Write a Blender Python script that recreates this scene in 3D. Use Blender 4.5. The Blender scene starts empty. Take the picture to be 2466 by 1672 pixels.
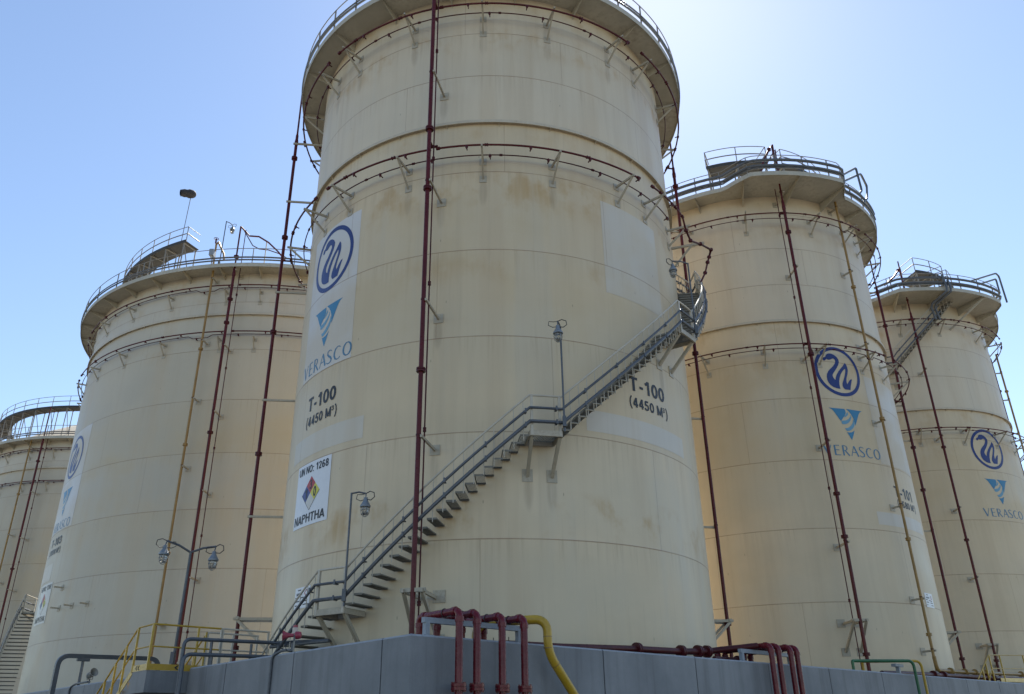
import bpy, bmesh, math, random
from math import sin, cos, radians as rad, pi
from mathutils import Vector as V, Matrix
random.seed(7)
S = bpy.context.scene
COL = S.collection
# ------------------------------------------------------------------ camera, sky, sun, exposure
EYE = 1.65
F_PX, PITCH, ROLL = 1992.2, 0.44024, -0.0154954
cam_d = bpy.data.cameras.new('camera'); cam_d.sensor_width = 36; cam_d.lens = 36*F_PX/2466
cam_d.clip_start = .1; cam_d.clip_end = 3000
cam = bpy.data.objects.new('camera', cam_d); COL.objects.link(cam); S.camera = cam
_r, _u, _f = V((1, 0, 0)), V((0, -sin(PITCH), cos(PITCH))), V((0, cos(PITCH), sin(PITCH)))
_rt = _r*cos(ROLL)+_u*sin(ROLL); _up = -_r*sin(ROLL)+_u*cos(ROLL)
cam.matrix_world = Matrix(((_rt.x, _up.x, -_f.x, 0), (_rt.y, _up.y, -_f.y, 0), (_rt.z, _up.z, -_f.z, EYE), (0, 0, 0, 1)))
SUN_EL, SUN_AZ = rad(49.5), rad(13.0)
world = bpy.data.worlds.new('World'); S.world = world; world.use_nodes = True
wn = world.node_tree; bg = wn.nodes['Background']
sky = wn.nodes.new('ShaderNodeTexSky'); sky.sky_type = 'NISHITA'; sky.sun_disc = False
sky.sun_elevation = SUN_EL; sky.sun_rotation = SUN_AZ
sky.air_density = 1.0; sky.dust_density = .18; sky.ozone_density = .7; sky.altitude = 0
wn.links.new(sky.outputs[0], bg.inputs[0]); bg.inputs[1].default_value = 0.085
sun_d = bpy.data.lights.new('sun', 'SUN'); sun_d.energy = 5.0; sun_d.angle = rad(.5); sun_d.color = (1, .95, .86)
sun = bpy.data.objects.new('sun', sun_d); COL.objects.link(sun)
sdir = V((sin(SUN_AZ)*cos(SUN_EL), cos(SUN_AZ)*cos(SUN_EL), sin(SUN_EL)))
sun.rotation_euler = sdir.to_track_quat('Z', 'Y').to_euler(); sun.location = (20, 60, 80)
S.view_settings.view_transform = 'Standard'; S.view_settings.look = 'None'
S.view_settings.exposure = 1.27; S.view_settings.gamma = 1

# ------------------------------------------------------------------ materials
def new_mat(name):
    m = bpy.data.materials.new(name); m.use_nodes = True
    nt = m.node_tree; b = nt.nodes['Principled BSDF']
    return m, nt, b
class NT:
    def __init__(s, nt): s.nt = nt
    def n(s, t, **kw):
        nd = s.nt.nodes.new(t)
        for k, v in kw.items(): setattr(nd, k, v)
        return nd
    def link(s, a, b): s.nt.links.new(a, b)
    def val(s, sock, v):
        if isinstance(v, (int, float)): sock.default_value = v
        elif isinstance(v, tuple): sock.default_value = v if len(v) == len(sock.default_value) else (*v, 1)
        else: s.link(v, sock)
    def math(s, op, a, b=0.0, c=None, clamp=False):
        nd = s.n('ShaderNodeMath', operation=op, use_clamp=clamp); s.val(nd.inputs[0], a); s.val(nd.inputs[1], b)
        if c is not None: s.val(nd.inputs[2], c)
        return nd.outputs[0]
    def mix(s, f, a, b, mode='MIX'):
        nd = s.n('ShaderNodeMix', data_type='RGBA', blend_type=mode)
        s.val(nd.inputs[0], f); s.val(nd.inputs[6], a); s.val(nd.inputs[7], b); return nd.outputs[2]
    def noise(s, vec, scale, detail=3, rough=.55):
        nd = s.n('ShaderNodeTexNoise'); nd.inputs['Scale'].default_value = scale
        nd.inputs['Detail'].default_value = detail; nd.inputs['Roughness'].default_value = rough
        if vec is not None: s.link(vec, nd.inputs['Vector'])
        return nd.outputs[0]
    def vmul(s, vec, t):
        nd = s.n('ShaderNodeVectorMath', operation='MULTIPLY'); s.link(vec, nd.inputs[0]); nd.inputs[1].default_value = t; return nd.outputs[0]
    def ramp(s, f, lo, hi, a=0.0, b=1.0, smooth=True):
        nd = s.n('ShaderNodeMapRange', interpolation_type='SMOOTHSTEP' if smooth else 'LINEAR', clamp=True)
        s.val(nd.inputs[0], f); nd.inputs[1].default_value = lo; nd.inputs[2].default_value = hi
        nd.inputs[3].default_value = a; nd.inputs[4].default_value = b; return nd.outputs[0]
    def bump(s, h, strength, dist, b):
        nd = s.n('ShaderNodeBump'); nd.inputs['Strength'].default_value = strength; nd.inputs['Distance'].default_value = dist
        s.link(h, nd.inputs['Height']); s.link(nd.outputs[0], b.inputs['Normal'])

def worn(name, col, rough=.5, var=.25, dirt=(.12, .09, .06), dirt_amt=.35, scale=2.5, metal=0.0, spec=.5):
    """paint or metal with weathered patches and dust"""
    m, nt, b = new_mat(name); g = NT(nt)
    tc = g.n('ShaderNodeTexCoord').outputs['Object']
    n1 = g.noise(tc, scale, 5, .65); n2 = g.noise(tc, scale*9, 3, .6)
    c = g.mix(g.ramp(n1, .3, .75), tuple(x*(1-var) for x in col), tuple(min(1, x*(1+var)) for x in col))
    d = g.math('MULTIPLY', g.ramp(g.math('ADD', g.math('MULTIPLY', n1, .5), g.math('MULTIPLY', n2, .5)), .48, .72), dirt_amt)
    c = g.mix(d, c, dirt); g.link(c, b.inputs['Base Color'])
    g.val(b.inputs['Roughness'], g.ramp(n2, .2, .8, rough-.1, rough+.12)); b.inputs['Metallic'].default_value = metal
    b.inputs['Specular IOR Level'].default_value = spec
    return m
def flat(name, col, rough=.5, spec=.4):
    m, nt, b = new_mat(name); g = NT(nt)
    tc = g.n('ShaderNodeTexCoord').outputs['Object']
    n = g.noise(tc, 3.0, 5, .7)
    c = g.mix(g.ramp(n, .3, .8, 0, .22), (*col, 1), (*[x*.6+.06 for x in col], 1)); g.link(c, b.inputs['Base Color'])
    b.inputs['Roughness'].default_value = rough; b.inputs['Specular IOR Level'].default_value = spec
    return m

CREAM = (.665, .546, .365)
def tank_paint(name, R, seams, rust_bands, seed, base=CREAM, nplates=5, stain=1.0, girder_z=20, marks=()):
    """cream enamel on welded shell courses: weld lines, dust streaks, rusty wash below fittings"""
    m, nt, b = new_mat(name); g = NT(nt)
    oc = g.n('ShaderNodeTexCoord').outputs['Object']
    sx = g.n('ShaderNodeSeparateXYZ'); g.link(oc, sx.inputs[0]); X, Y, Z = sx.outputs
    u = g.math('DIVIDE', g.math('ARCTAN2', X, g.math('MULTIPLY', Y, -1)), 2*pi)          # -0.5..0.5 round the shell
    # horizontal welds
    hl = 0.0; course = 0.0
    for z in seams:
        dz = g.math('ABSOLUTE', g.math('SUBTRACT', Z, z))
        hl = g.math('MAXIMUM', hl, g.ramp(dz, .006, .022, 1, 0))
        course = g.math('ADD', course, g.math('GREATER_THAN', Z, z))
    # staggered upright welds
    off = g.math('FRACT', g.math('ADD', g.math('MULTIPLY', course, .383), seed*.137))
    fr = g.math('FRACT', g.math('ADD', g.math('MULTIPLY', u, nplates), off))
    dv = g.math('MULTIPLY', g.math('ABSOLUTE', g.math('SUBTRACT', fr, .5)), 2*pi*R/nplates)
    vl = g.ramp(dv, .005, .02, 1, 0)
    sv = g.n('ShaderNodeVectorMath', operation='ADD'); g.link(oc, sv.inputs[0]); sv.inputs[1].default_value = (seed*13.1, seed*7.7, seed*3.3)
    p = sv.outputs[0]
    streak = g.noise(g.vmul(p, (1.6, 1.6, .10)), 1.0, 6, .62)
    fine = g.noise(g.vmul(p, (9, 9, .35)), 1.0, 4, .6)
    blot = g.noise(g.vmul(p, (.35, .35, .5)), 1.0, 4, .55)
    plate = g.noise(g.vmul(p, (.16, .16, .33)), 1.0, 1, .5)
    c = g.mix(g.ramp(blot, .3, .7), tuple(x*.93 for x in base), (base[0]*1.05, base[1]*1.05, base[2]*1.07))
    c = g.mix(g.ramp(plate, .4, .62, 0, .3), c, (.585, .53, .40))
    # dust lies differently on every course: top ones paler and greyer, middle ones tanned
    tint = g.math('FRACT', g.math('MULTIPLY', g.math('SINE', g.math('MULTIPLY', g.math('ADD', course, seed*3.1), 12.9898)), 43.7))
    c = g.mix(g.math('MULTIPLY', tint, .22), c, (.50, .40, .235))
    c = g.mix(g.ramp(Z, girder_z-.1, girder_z+.1, 0, .42), c, (.615, .56, .46))
    tan = g.math('MULTIPLY', g.ramp(Z, 10, 14), g.ramp(Z, 16.5, 19.3, 1, 0))
    c = g.mix(g.math('MULTIPLY', tan, g.ramp(blot, .34, .66, .05, .5)), c, (.50, .39, .22))
    c = g.mix(g.math('MULTIPLY', g.ramp(streak, .45, .75), .30*stain), c, (.47, .375, .25))
    bnd = g.noise(g.vmul(p, (.85, .85, .07)), 1.0, 3, .5)
    c = g.mix(g.math('MULTIPLY', g.ramp(bnd, .5, .68), .38*stain), c, (.53, .41, .26))
    c = g.mix(g.math('MULTIPLY', g.ramp(bnd, .32, .46, 1, 0), .25*stain), c, (.53, .485, .39))
    c = g.mix(g.math('MULTIPLY', g.ramp(fine, .52, .8), .16*stain), c, (.36, .29, .19))
    # rust wash hanging from fittings
    rb = 0.0
    for (zt, drop, amt) in rust_bands:
        a = g.math('MULTIPLY', g.ramp(Z, zt-drop, zt-drop*.25), g.ramp(Z, zt-.25, zt+.2, 1, 0))
        rb = g.math('MAXIMUM', rb, g.math('MULTIPLY', a, amt))
    mid = g.noise(g.vmul(p, (3.6, 3.6, .22)), 1.0, 5, .65)
    pat = g.noise(g.vmul(p, (.75, .75, .6)), 1.0, 4, .6)
    rm = g.math('MULTIPLY', rb, g.math('MULTIPLY', g.ramp(pat, .47, .66), g.ramp(mid, .3, .7, .45, 1)))
    c = g.mix(g.math('MULTIPLY', rm, stain), c, (.47, .31, .135))
    gm = 0.0
    for th, zm in marks:                       # dark upright ovals below the welded pads
        du = g.math('MULTIPLY', g.math('SUBTRACT', u, th/360), 2*pi*R/.17); dz = g.math('MULTIPLY', g.math('SUBTRACT', Z, zm-.38), 1/.62)
        gm = g.math('MAXIMUM', gm, g.ramp(g.math('ADD', g.math('MULTIPLY', du, du), g.math('MULTIPLY', dz, dz)), .1, 1.1, 1, 0))
    if marks: c = g.mix(g.math('MULTIPLY', gm, g.ramp(mid, .3, .65, .08, .36)), c, (.24, .18, .115))
    wash = 0.0
    for z in seams:
        wash = g.math('MAXIMUM', wash, g.math('MULTIPLY', g.ramp(Z, z-.9, z-.02), g.ramp(Z, z-.01, z+.01, 1, 0)))
    c = g.mix(g.math('MULTIPLY', g.math('MULTIPLY', wash, g.ramp(fine, .42, .75)), .22*stain), c, (.38, .27, .15))
    line = g.math('MAXIMUM', g.math('MULTIPLY', hl, .62), g.math('MULTIPLY', vl, .34))
    line = g.math('MULTIPLY', line, g.ramp(g.noise(p, .8, 3), .2, .6, .55, 1))
    c = g.mix(line, c, (.23, .125, .07))
    # pits and dark runs
    pit = g.n('ShaderNodeTexVoronoi'); pit.inputs['Scale'].default_value = 1.0
    g.link(g.vmul(p, (2.2, 2.2, .7)), pit.inputs['Vector'])
    c = g.mix(g.ramp(pit.outputs['Distance'], .012, .05, .55, 0), c, (.17, .13, .09))
    g.link(c, b.inputs['Base Color'])
    g.val(b.inputs['Roughness'], g.ramp(blot, .3, .7, .42, .56)); b.inputs['Specular IOR Level'].default_value = .45
    buck = g.noise(g.vmul(p, (.5, .5, .6)), 1.0, 2, .5)
    h = g.math('ADD', g.math('ADD', g.math('MULTIPLY', hl, .5), g.math('MULTIPLY', vl, .4)), g.math('MULTIPLY', buck, 3.0))
    g.bump(h, .5, .025, b)
    return m

M = {}
M['backlit'] = worn('backlit_rail', (.20, .185, .165), .5, .15, (.1, .08, .06), .4, 2)  # backlit look of roof rails and legs put into a darker colour
M['edge'] = worn('girder_paint', (.54, .475, .36), .5, .12, (.3, .21, .12), .4, 1.0)
M['steel'] = worn('cream_steel', (.42, .375, .285), .5, .14, (.22, .15, .09), .5, 1.5)
M['rail'] = worn('pale_rail', (.50, .455, .37), .45, .12, (.2, .15, .1), .4, 2)
M['under'] = worn('gallery_plate', (.47, .44, .36), .6, .14, (.2, .15, .1), .5, .7)
M['red'] = worn('red_pipe_paint', (.092, .010, .012), .32, .25, (.06, .022, .020), .3, 1.2, 0, .25)
M['maroon'] = worn('maroon_gloss_paint', (.135, .010, .017), .25, .25, (.085, .045, .04), .5, 2.2, 0, .3)
M['redd'] = worn('dull_red_paint', (.072, .009, .011), .42, .3, (.06, .028, .024), .45, 1.5, 0, .25)
M['ochre'] = worn('ochre_pipe_paint', (.31, .185, .05), .45, .2, (.2, .12, .06), .45, 1.4)
M['yellow'] = worn('yellow_paint', (.46, .285, .02), .36, .14, (.22, .13, .04), .4, 2)
M['green'] = worn('green_paint', (.02, .12, .045), .4, .2, (.06, .07, .05), .3, 2)
M['dark'] = worn('galvanised_conduit', (.105, .115, .13), .45, .2, (.05, .045, .04), .4, 2, .3)
M['darkdeck'] = worn('dark_deck_plate', (.040, .040, .040), .7, .2, (.05, .04, .035), .4, 1)
M['grate'] = worn('grating_steel', (.21, .20, .17), .6, .2, (.1, .08, .05), .4, 2)
M['blue'] = worn('grey_blue_steel', (.25, .285, .325), .45, .1, (.18, .15, .12), .4, 2)
M['lampgrey'] = worn('lamp_casting', (.20, .225, .25), .42, .15, (.1, .09, .08), .35, 6, .2)
M['navy'] = flat('navy_vinyl', (.010, .030, .165), .4)
M['sky1'] = flat('blue_vinyl', (.035, .20, .36), .4)
M['sky2'] = flat('pale_blue_vinyl', (.13, .31, .44), .4)
M['text'] = flat('slate_blue_vinyl', (.075, .19, .30), .4)
M['black'] = flat('black_paint', (.014, .014, .017), .45)
M['white'] = flat('white_vinyl', (.70, .71, .73), .35, .5)
M['patch'] = worn('fresh_white_paint', (.60, .58, .53), .42, .05, (.4, .38, .33), .3, .8)
M['sred'] = flat('sign_red', (.42, .03, .03), .4)
M['sblue'] = flat('sign_blue', (.03, .05, .22), .4)
M['syel'] = flat('sign_yellow', (.62, .56, .05), .4)
M['sock'] = worn('sock_fabric', (.035, .032, .035), .8, .3, (.12, .1, .08), .5, 4)
M['hornred'] = worn('red_plastic', (.33, .035, .06), .3, .15, (.5, .4, .4), .3, 12)
M['ivory'] = flat('ivory_plastic', (.55, .46, .40), .35)
M['horngrey'] = worn('grey_plastic', (.26, .25, .22), .5, .15, (.12, .1, .08), .4, 8)
M['cable'] = flat('black_cable', (.025, .025, .028), .5)
def glass_mat():
    m, nt, b = new_mat('lamp_glass'); g = NT(nt)
    n = g.noise(g.n('ShaderNodeTexCoord').outputs['Object'], 30, 2)
    g.link(g.mix(g.ramp(n, .3, .7), (.5, .47, .4, 1), (.7, .68, .62, 1)), b.inputs['Base Color'])
    b.inputs['Roughness'].default_value = .15; b.inputs['Transmission Weight'].default_value = .6; b.inputs['IOR'].default_value = 1.45
    return m
M['glass'] = glass_mat()
def wall_mat():
    m, nt, b = new_mat('grey_wall_paint'); g = NT(nt)
    oc = g.n('ShaderNodeTexCoord').outputs['Object']
    st = g.noise(g.vmul(oc, (2.2, 2.2, .16)), 1.0, 6, .65); bl = g.noise(oc, .55, 5, .6); fi = g.noise(oc, 38, 3, .7)
    c = g.mix(g.ramp(bl, .3, .7), (.19, .197, .204), (.262, .267, .272))
    c = g.mix(g.math('MULTIPLY', g.ramp(st, .46, .72), .5), c, (.105, .105, .105))
    c = g.mix(g.math('MULTIPLY', g.ramp(g.noise(g.vmul(oc, (5, 5, .3)), 1.0, 4, .6), .55, .8), .3), c, (.26, .265, .265))
    c = g.mix(g.ramp(fi, .35, .7, 0, .12), c, (.1, .1, .1))
    g.link(c, b.inputs['Base Color']); b.inputs['Roughness'].default_value = .62; b.inputs['Specular IOR Level'].default_value = .35
    g.bump(g.math('ADD', g.math('MULTIPLY', bl, 2.0), g.math('MULTIPLY', fi, .3)), .4, .02, b)
    return m
M['wall'] = wall_mat()
M['coping'] = worn('wall_coping', (.30, .315, .33), .6, .12, (.15, .14, .13), .4, 1.3)
def ground_mat():
    m, nt, b = new_mat('sandy_ground'); g = NT(nt)
    oc = g.n('ShaderNodeTexCoord').outputs['Object']
    a = g.noise(oc, .12, 6, .6); d = g.noise(oc, 6, 5, .7)
    c = g.mix(g.ramp(a, .3, .7), (.075, .068, .058), (.115, .105, .09)); c = g.mix(g.ramp(d, .4, .75, 0, .4), c, (.06, .055, .05))
    g.link(c, b.inputs['Base Color']); b.inputs['Roughness'].default_value = .9
    g.bump(d, .5, .03, b); return m
M['ground'] = ground_mat()

# ------------------------------------------------------------------ mesh helpers
class MB:
    def __init__(s): s.v = []; s.f = []
    def add(s, vs, fs):
        o = len(s.v); s.v += [tuple(p) for p in vs]; s.f += [tuple(i+o for i in f) for f in fs]; return s
    def tube(s, pts, r, n=8, closed=False, rx=None):
        pts = [V(p) for p in pts]; k = len(pts)
        rs = r if isinstance(r, (list, tuple)) else [r]*k
        vs = []; fs = []; nrm = None
        for i, p in enumerate(pts):
            if closed: t = (pts[(i+1) % k]-pts[i-1])
            else: t = pts[min(i+1, k-1)]-pts[max(i-1, 0)]
            t.normalize()
            if nrm is None:
                nrm = V((0, 0, 1)).cross(t)
                if nrm.length < 1e-3: nrm = V((1, 0, 0)).cross(t)
            nrm = (nrm-t*nrm.dot(t)).normalized(); bn = t.cross(nrm)
            sc = 1.0
            if 0 < i < k-1 or closed:
                a = (pts[i]-pts[i-1]).normalized(); b2 = (pts[(i+1) % k]-pts[i]).normalized()
                sc = 1/max(.6, math.sqrt(max(.0, (1+a.dot(b2))/2)))
            for j in range(n):
                an = 2*pi*j/n
                vs.append(p+(nrm*cos(an)*(sc if not rx else sc*rx)+bn*sin(an))*rs[i])
        for i in range(k if closed else k-1):
            for j in range(n):
                a, b2 = i*n+j, i*n+(j+1) % n; c, d = ((i+1) % k)*n+(j+1) % n, ((i+1) % k)*n+j
                fs.append((a, b2, c, d))
        if not closed: fs += [tuple(range(n-1, -1, -1)), tuple((k-1)*n+j for j in range(n))]
        return s.add(vs, fs)
    def beam(s, a, b, w, h, up=(0, 0, 1)):
        a, b = V(a), V(b); t = (b-a).normalized(); sd = t.cross(V(up))
        if sd.length < 1e-3: sd = t.cross(V((1, 0, 0)))
        sd.normalize(); u = sd.cross(t)
        vs = [p+sd*x*w/2+u*y*h/2 for p in (a, b) for x, y in ((-1, -1), (1, -1), (1, 1), (-1, 1))]
        return s.add(vs, [(3, 2, 1, 0), (4, 5, 6, 7), (0, 1, 5, 4), (1, 2, 6, 5), (2, 3, 7, 6), (3, 0, 4, 7)])
    def lathe(s, prof, n=16, mat=None, cap=True):
        vs = []; fs = []
        for r, z in prof:
            for j in range(n):
                p = V((r*cos(2*pi*j/n), r*sin(2*pi*j/n), z)); vs.append(mat @ p if mat else p)
        for i in range(len(prof)-1):
            for j in range(n):
                fs.append((i*n+j, i*n+(j+1) % n, (i+1)*n+(j+1) % n, (i+1)*n+j))
        if cap: fs += [tuple(range(n-1, -1, -1)), tuple((len(prof)-1)*n+j for j in range(n))]
        return s.add(vs, fs)
    def prism(s, poly, thick, axis_o, ex, ey):
        """polygon in the plane ex,ey at axis_o, given a thickness along their normal"""
        o, ex, ey = V(axis_o), V(ex), V(ey); nz = ex.cross(ey).normalized()
        k = len(poly)
        vs = [o+ex*x+ey*y-nz*thick/2 for x, y in poly]+[o+ex*x+ey*y+nz*thick/2 for x, y in poly]
        return s.add(vs, [tuple(range(k-1, -1, -1)), tuple(range(k, 2*k))]+[(i, (i+1) % k, (i+1) % k+k, i+k) for i in range(k)])
    def ringseg(s, th0, th1, r0, r1, z0, z1, step=3.0):
        """solid arc of rectangular section about the z axis; r0, r1 may be functions of the angle"""
        full = abs(th1-th0) >= 359.9; k = max(2, int(abs(th1-th0)/step)); m = k if full else k+1
        vs = []; fs = []
        g = lambda q, t: q(t) if callable(q) else q
        for i in range(m):
            t = th0+(th1-th0)*i/k; a = rad(t)
            for rr, zz in ((r0, z0), (r1, z0), (r1, z1), (r0, z1)):
                r = g(rr, t); vs.append((r*sin(a), -r*cos(a), g(zz, t)))
        for i in range(k):
            o, q = i*4, ((i+1) % m)*4
            fs += [(o+j, q+j, q+(j+1) % 4, o+(j+1) % 4) for j in range(4)]
        if not full: fs += [(0, 1, 2, 3), tuple(k*4+j for j in (3, 2, 1, 0))]
        return s.add(vs, fs)
    def move(s, d):
        s.v = [(x+d[0], y+d[1], z+d[2]) for x, y, z in s.v]; return s
    def mesh(s, name, smooth=True):
        me = bpy.data.meshes.new(name); me.from_pydata(s.v, [], s.f)
        bm = bmesh.new(); bm.from_mesh(me); bmesh.ops.recalc_face_normals(bm, faces=bm.faces); bm.to_mesh(me); bm.free()
        if smooth:
            me.polygons.foreach_set('use_smooth', [True]*len(me.polygons)); me.set_sharp_from_angle(angle=rad(38))
        return me
def thing(name, label, cat, loc=(0, 0, 0), group=None):
    o = bpy.data.objects.new(name, None); COL.objects.link(o); o.location = loc; o.empty_display_size = .2
    o['label'] = label; o['category'] = cat
    if group: o['group'] = group
    return o
def root_loc(p):
    l = V((0, 0, 0))
    while p: l += V(p.location); p = p.parent
    return l
def part(name, mb, mat, parent, label=None, smooth=True):
    """mesh given in world coordinates, linked as one object under its thing"""
    l = root_loc(parent); mb.move(-l)
    me = mb.mesh(name, smooth); me.materials.append(mat)
    o = bpy.data.objects.new(name, me); COL.objects.link(o); o.parent = parent
    if label: o['label'] = label
    return o
def solo(name, mb, mat, label, cat, loc=(0, 0, 0), group=None, smooth=True):
    mb.move(-V(loc)); me = mb.mesh(name, smooth); me.materials.append(mat)
    o = bpy.data.objects.new(name, me); COL.objects.link(o); o.location = loc
    o['label'] = label; o['category'] = cat
    if group: o['group'] = group
    return o
def lpart(name, mb, mat, parent, smooth=True):
    """mesh already in its parent's coordinates"""
    me = mb.mesh(name, smooth); me.materials.append(mat)
    o = bpy.data.objects.new(name, me); COL.objects.link(o); o.parent = parent; return o
def repeat(o, parent, rotz=None, z=None, loc=None):
    c = o.copy(); COL.objects.link(c); c.parent = parent
    if rotz is not None: c.rotation_euler = (0, 0, rad(rotz))
    if z is not None: c.location = (c.location.x, c.location.y, z)
    if loc is not None: c.location = loc
    return c
CACHE = {}
def shared(key, make, mat):
    if key not in CACHE:
        me = make().mesh(key[0] if isinstance(key, tuple) else key); me.materials.append(mat); CACHE[key] = me
    return CACHE[key]
def spot(name, me, parent, loc, rot=(0, 0, 0)):
    o = bpy.data.objects.new(name, me); COL.objects.link(o); o.parent = parent
    o.location = loc; o.rotation_euler = rot; return o
def cyl(th, r, z): a = rad(th); return V((r*sin(a), -r*cos(a), z))
def arc(th0, th1, r, z, step=2.0):
    k = max(2, int(abs(th1-th0)/step)+1)
    f = lambda q, t: q(t) if callable(q) else q
    return [cyl(th0+(th1-th0)*i/k, f(r, th0+(th1-th0)*i/k), f(z, th0+(th1-th0)*i/k)) for i in range(k+1)]
def lerp_fn(pts):
    def f(t):
        if t <= pts[0][0]: return pts[0][1]
        for (a, x), (b, y) in zip(pts, pts[1:]):
            if t <= b: return x+(y-x)*(t-a)/(b-a)
        return pts[-1][1]
    return f

def elbow_path(pts, rad_, n=5):
    """round the corners of a polyline"""
    pts = [V(p) for p in pts]; out = [pts[0]]
    for i in range(1, len(pts)-1):
        a, b, c = pts[i-1], pts[i], pts[i+1]; u, w = (a-b).normalized(), (c-b).normalized()
        r = min(rad_, (a-b).length*.48, (c-b).length*.48); p0, p1 = b+u*r, b+w*r
        for k in range(n+1):
            t = k/n; out.append(p0*(1-t)**2+b*2*t*(1-t)+p1*t*t)
    return out+[pts[-1]]
# ------------------------------------------------------------------ ground
me = MB().add([(-900, -900, 0), (900, -900, 0), (900, 900, 0), (-900, 900, 0)], [(0, 1, 2, 3)]).mesh('ground'); me.materials.append(M['ground'])
o = bpy.data.objects.new('ground', me); COL.objects.link(o); o['kind'] = 'structure'

# ------------------------------------------------------------------ lettering and decals wrapped on a shell
def wrap(bm, R, th0, z0, off):
    """flat artwork (x along the shell, y up) wrapped at radius R+off; th0 is the angle of x = 0"""
    xs = [v.co.x for v in bm.verts]; a, b = min(xs), max(xs); k = int((b-a)/.12)
    for i in range(1, k+1):
        g = bm.verts[:]+bm.edges[:]+bm.faces[:]
        bmesh.ops.bisect_plane(bm, geom=g, plane_co=(a+(b-a)*i/(k+1), 0, 0), plane_no=(1, 0, 0))
    for v in bm.verts:
        x, y = v.co.x, v.co.y; t = rad(th0)+x/R; q = R+off+v.co.z
        v.co = (q*sin(t), -q*cos(t), z0+y)
def decal(name, polys, mat, parent, R, th0, z0, off):
    bm = bmesh.new()
    for i, p in enumerate(polys):
        vs = [bm.verts.new((x, y, (i % 7)*2.5e-4)) for x, y in p]; bm.faces.new(vs)
    bmesh.ops.triangulate(bm, faces=bm.faces); bmesh.ops.recalc_face_normals(bm, faces=bm.faces)
    wrap(bm, R, th0, z0, off)
    # give the film a little thickness
    me = bpy.data.meshes.new(name); bm.to_mesh(me); bm.free(); me.materials.append(mat)
    for p in me.polygons: p.use_smooth = True
    o = bpy.data.objects.new(name, me); COL.objects.link(o); o.parent = parent; return o
def panel(name, mat, parent, R, th0, th1, z0, z1, off):
    w = rad(th1-th0)*R
    return decal(name, [[(0, 0), (w, 0), (w, z1-z0), (0, z1-z0)]], mat, parent, R, th0, z0, off)
def ell(cx, cy, rx, ry, n=18): return [(cx+rx*cos(2*pi*i/n), cy+ry*sin(2*pi*i/n)) for i in range(n+1)]
_3 = [[(.07, .76), (.14, .88), (.28, .925), (.42, .87), (.45, .73), (.37, .58), (.22, .53)], [(.22, .53), (.40, .47), (.475, .3), (.42, .14), (.27, .075), (.12, .12), (.05, .26)]]
GLYPH = {'T': (.62, [[(0, .925), (.62, .925)], [(.31, .9), (.31, 0)]]), '-': (.36, [[(.04, .36), (.32, .36)]]), '0': (.56, [ell(.28, .5, .205, .425)]),
 '1': (.5, [[(.06, .73), (.2, .82), (.30, .96)], [(.32, 1), (.32, 0)]]), '2': (.56, [[(.08, .70), (.1, .84), (.28, .925), (.45, .84), (.46, .68), (.36, .5), (.12, .12)], [(.05, .075), (.52, .075)]]),
 '3': (.56, _3), '4': (.58, [[(.39, 1), (.39, 0)], [(.37, .94), (.07, .3)], [(.03, .27), (.55, .27)]]),
 '5': (.56, [[(.12, .925), (.49, .925)], [(.145, .93), (.10, .50)], [(.10, .52), (.25, .60), (.40, .54), (.46, .35), (.41, .15), (.26, .075), (.11, .12), (.05, .26)]]),
 '6': (.56, [ell(.28, .3, .195, .225), [(.46, .78), (.38, .90), (.26, .925), (.14, .82), (.085, .55), (.085, .3)]]), '7': (.56, [[(.04, .925), (.52, .925)], [(.5, .9), (.32, .5), (.21, 0)]]),
 '8': (.56, [ell(.28, .725, .165, .2), ell(.28, .28, .2, .205)]), 'M': (.76, [[(.07, 0), (.07, 1)], [(.07, .95), (.38, .08)], [(.38, .08), (.69, .95)], [(.69, 1), (.69, 0)]]),
 'N': (.66, [[(.07, 0), (.07, 1)], [(.07, .97), (.59, .03)], [(.59, 0), (.59, 1)]]), 'U': (.64, [[(.07, 1), (.07, .3), (.14, .13), (.32, .07), (.50, .13), (.57, .3), (.57, 1)]]),
 'O': (.72, [ell(.36, .5, .285, .425)]), 'A': (.68, [[(.05, 0), (.34, .98)], [(.34, .98), (.63, 0)], [(.15, .29), (.53, .29)]]),
 'P': (.6, [[(.07, 0), (.07, 1)], [(.07, .925), (.38, .925), (.51, .84), (.52, .66), (.40, .53), (.07, .5)]]), 'H': (.64, [[(.07, 0), (.07, 1)], [(.57, 0), (.57, 1)], [(.07, .52), (.57, .52)]]),
 ':': (.24, [[(.12, 0), (.12, .16)], [(.12, .54), (.12, .70)]]), '(': (.3, [[(.26, 1.1), (.13, .82), (.08, .44), (.13, .06), (.26, -.22)]]), ')': (.3, [[(.04, 1.1), (.17, .82), (.22, .44), (.17, .06), (.04, -.22)]]),
 '\u00b3': (.32, [[(x*.5, .52+y*.5) for x, y in q] for q in _3]), ' ': (.25, [])}
def lettering(s, mat, parent, R, th0, th1, z0, z1, off=.009, w=.185):
    x = 0; P = []
    for ch in s:
        adv, st = GLYPH[ch]
        for q in st: P += [[(px+x, py) for px, py in poly] for poly in stroke(q, w*(.55 if ch == '\u00b3' else .72 if ch in '()' else 1))]
        x += adv+.10
    xs = [p[0] for q in P for p in q]; ys = [p[1] for q in P for p in q]; a, b, c, d = min(xs), max(xs), min(ys), max(ys)
    W = rad(th1-th0)*R
    P = [[((px-a)/(b-a)*W, (py-c)/(d-c)*(z1-z0)) for px, py in q] for q in P]
    return decal('lettering', P, mat, parent, R, th0, z0, off)

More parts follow.
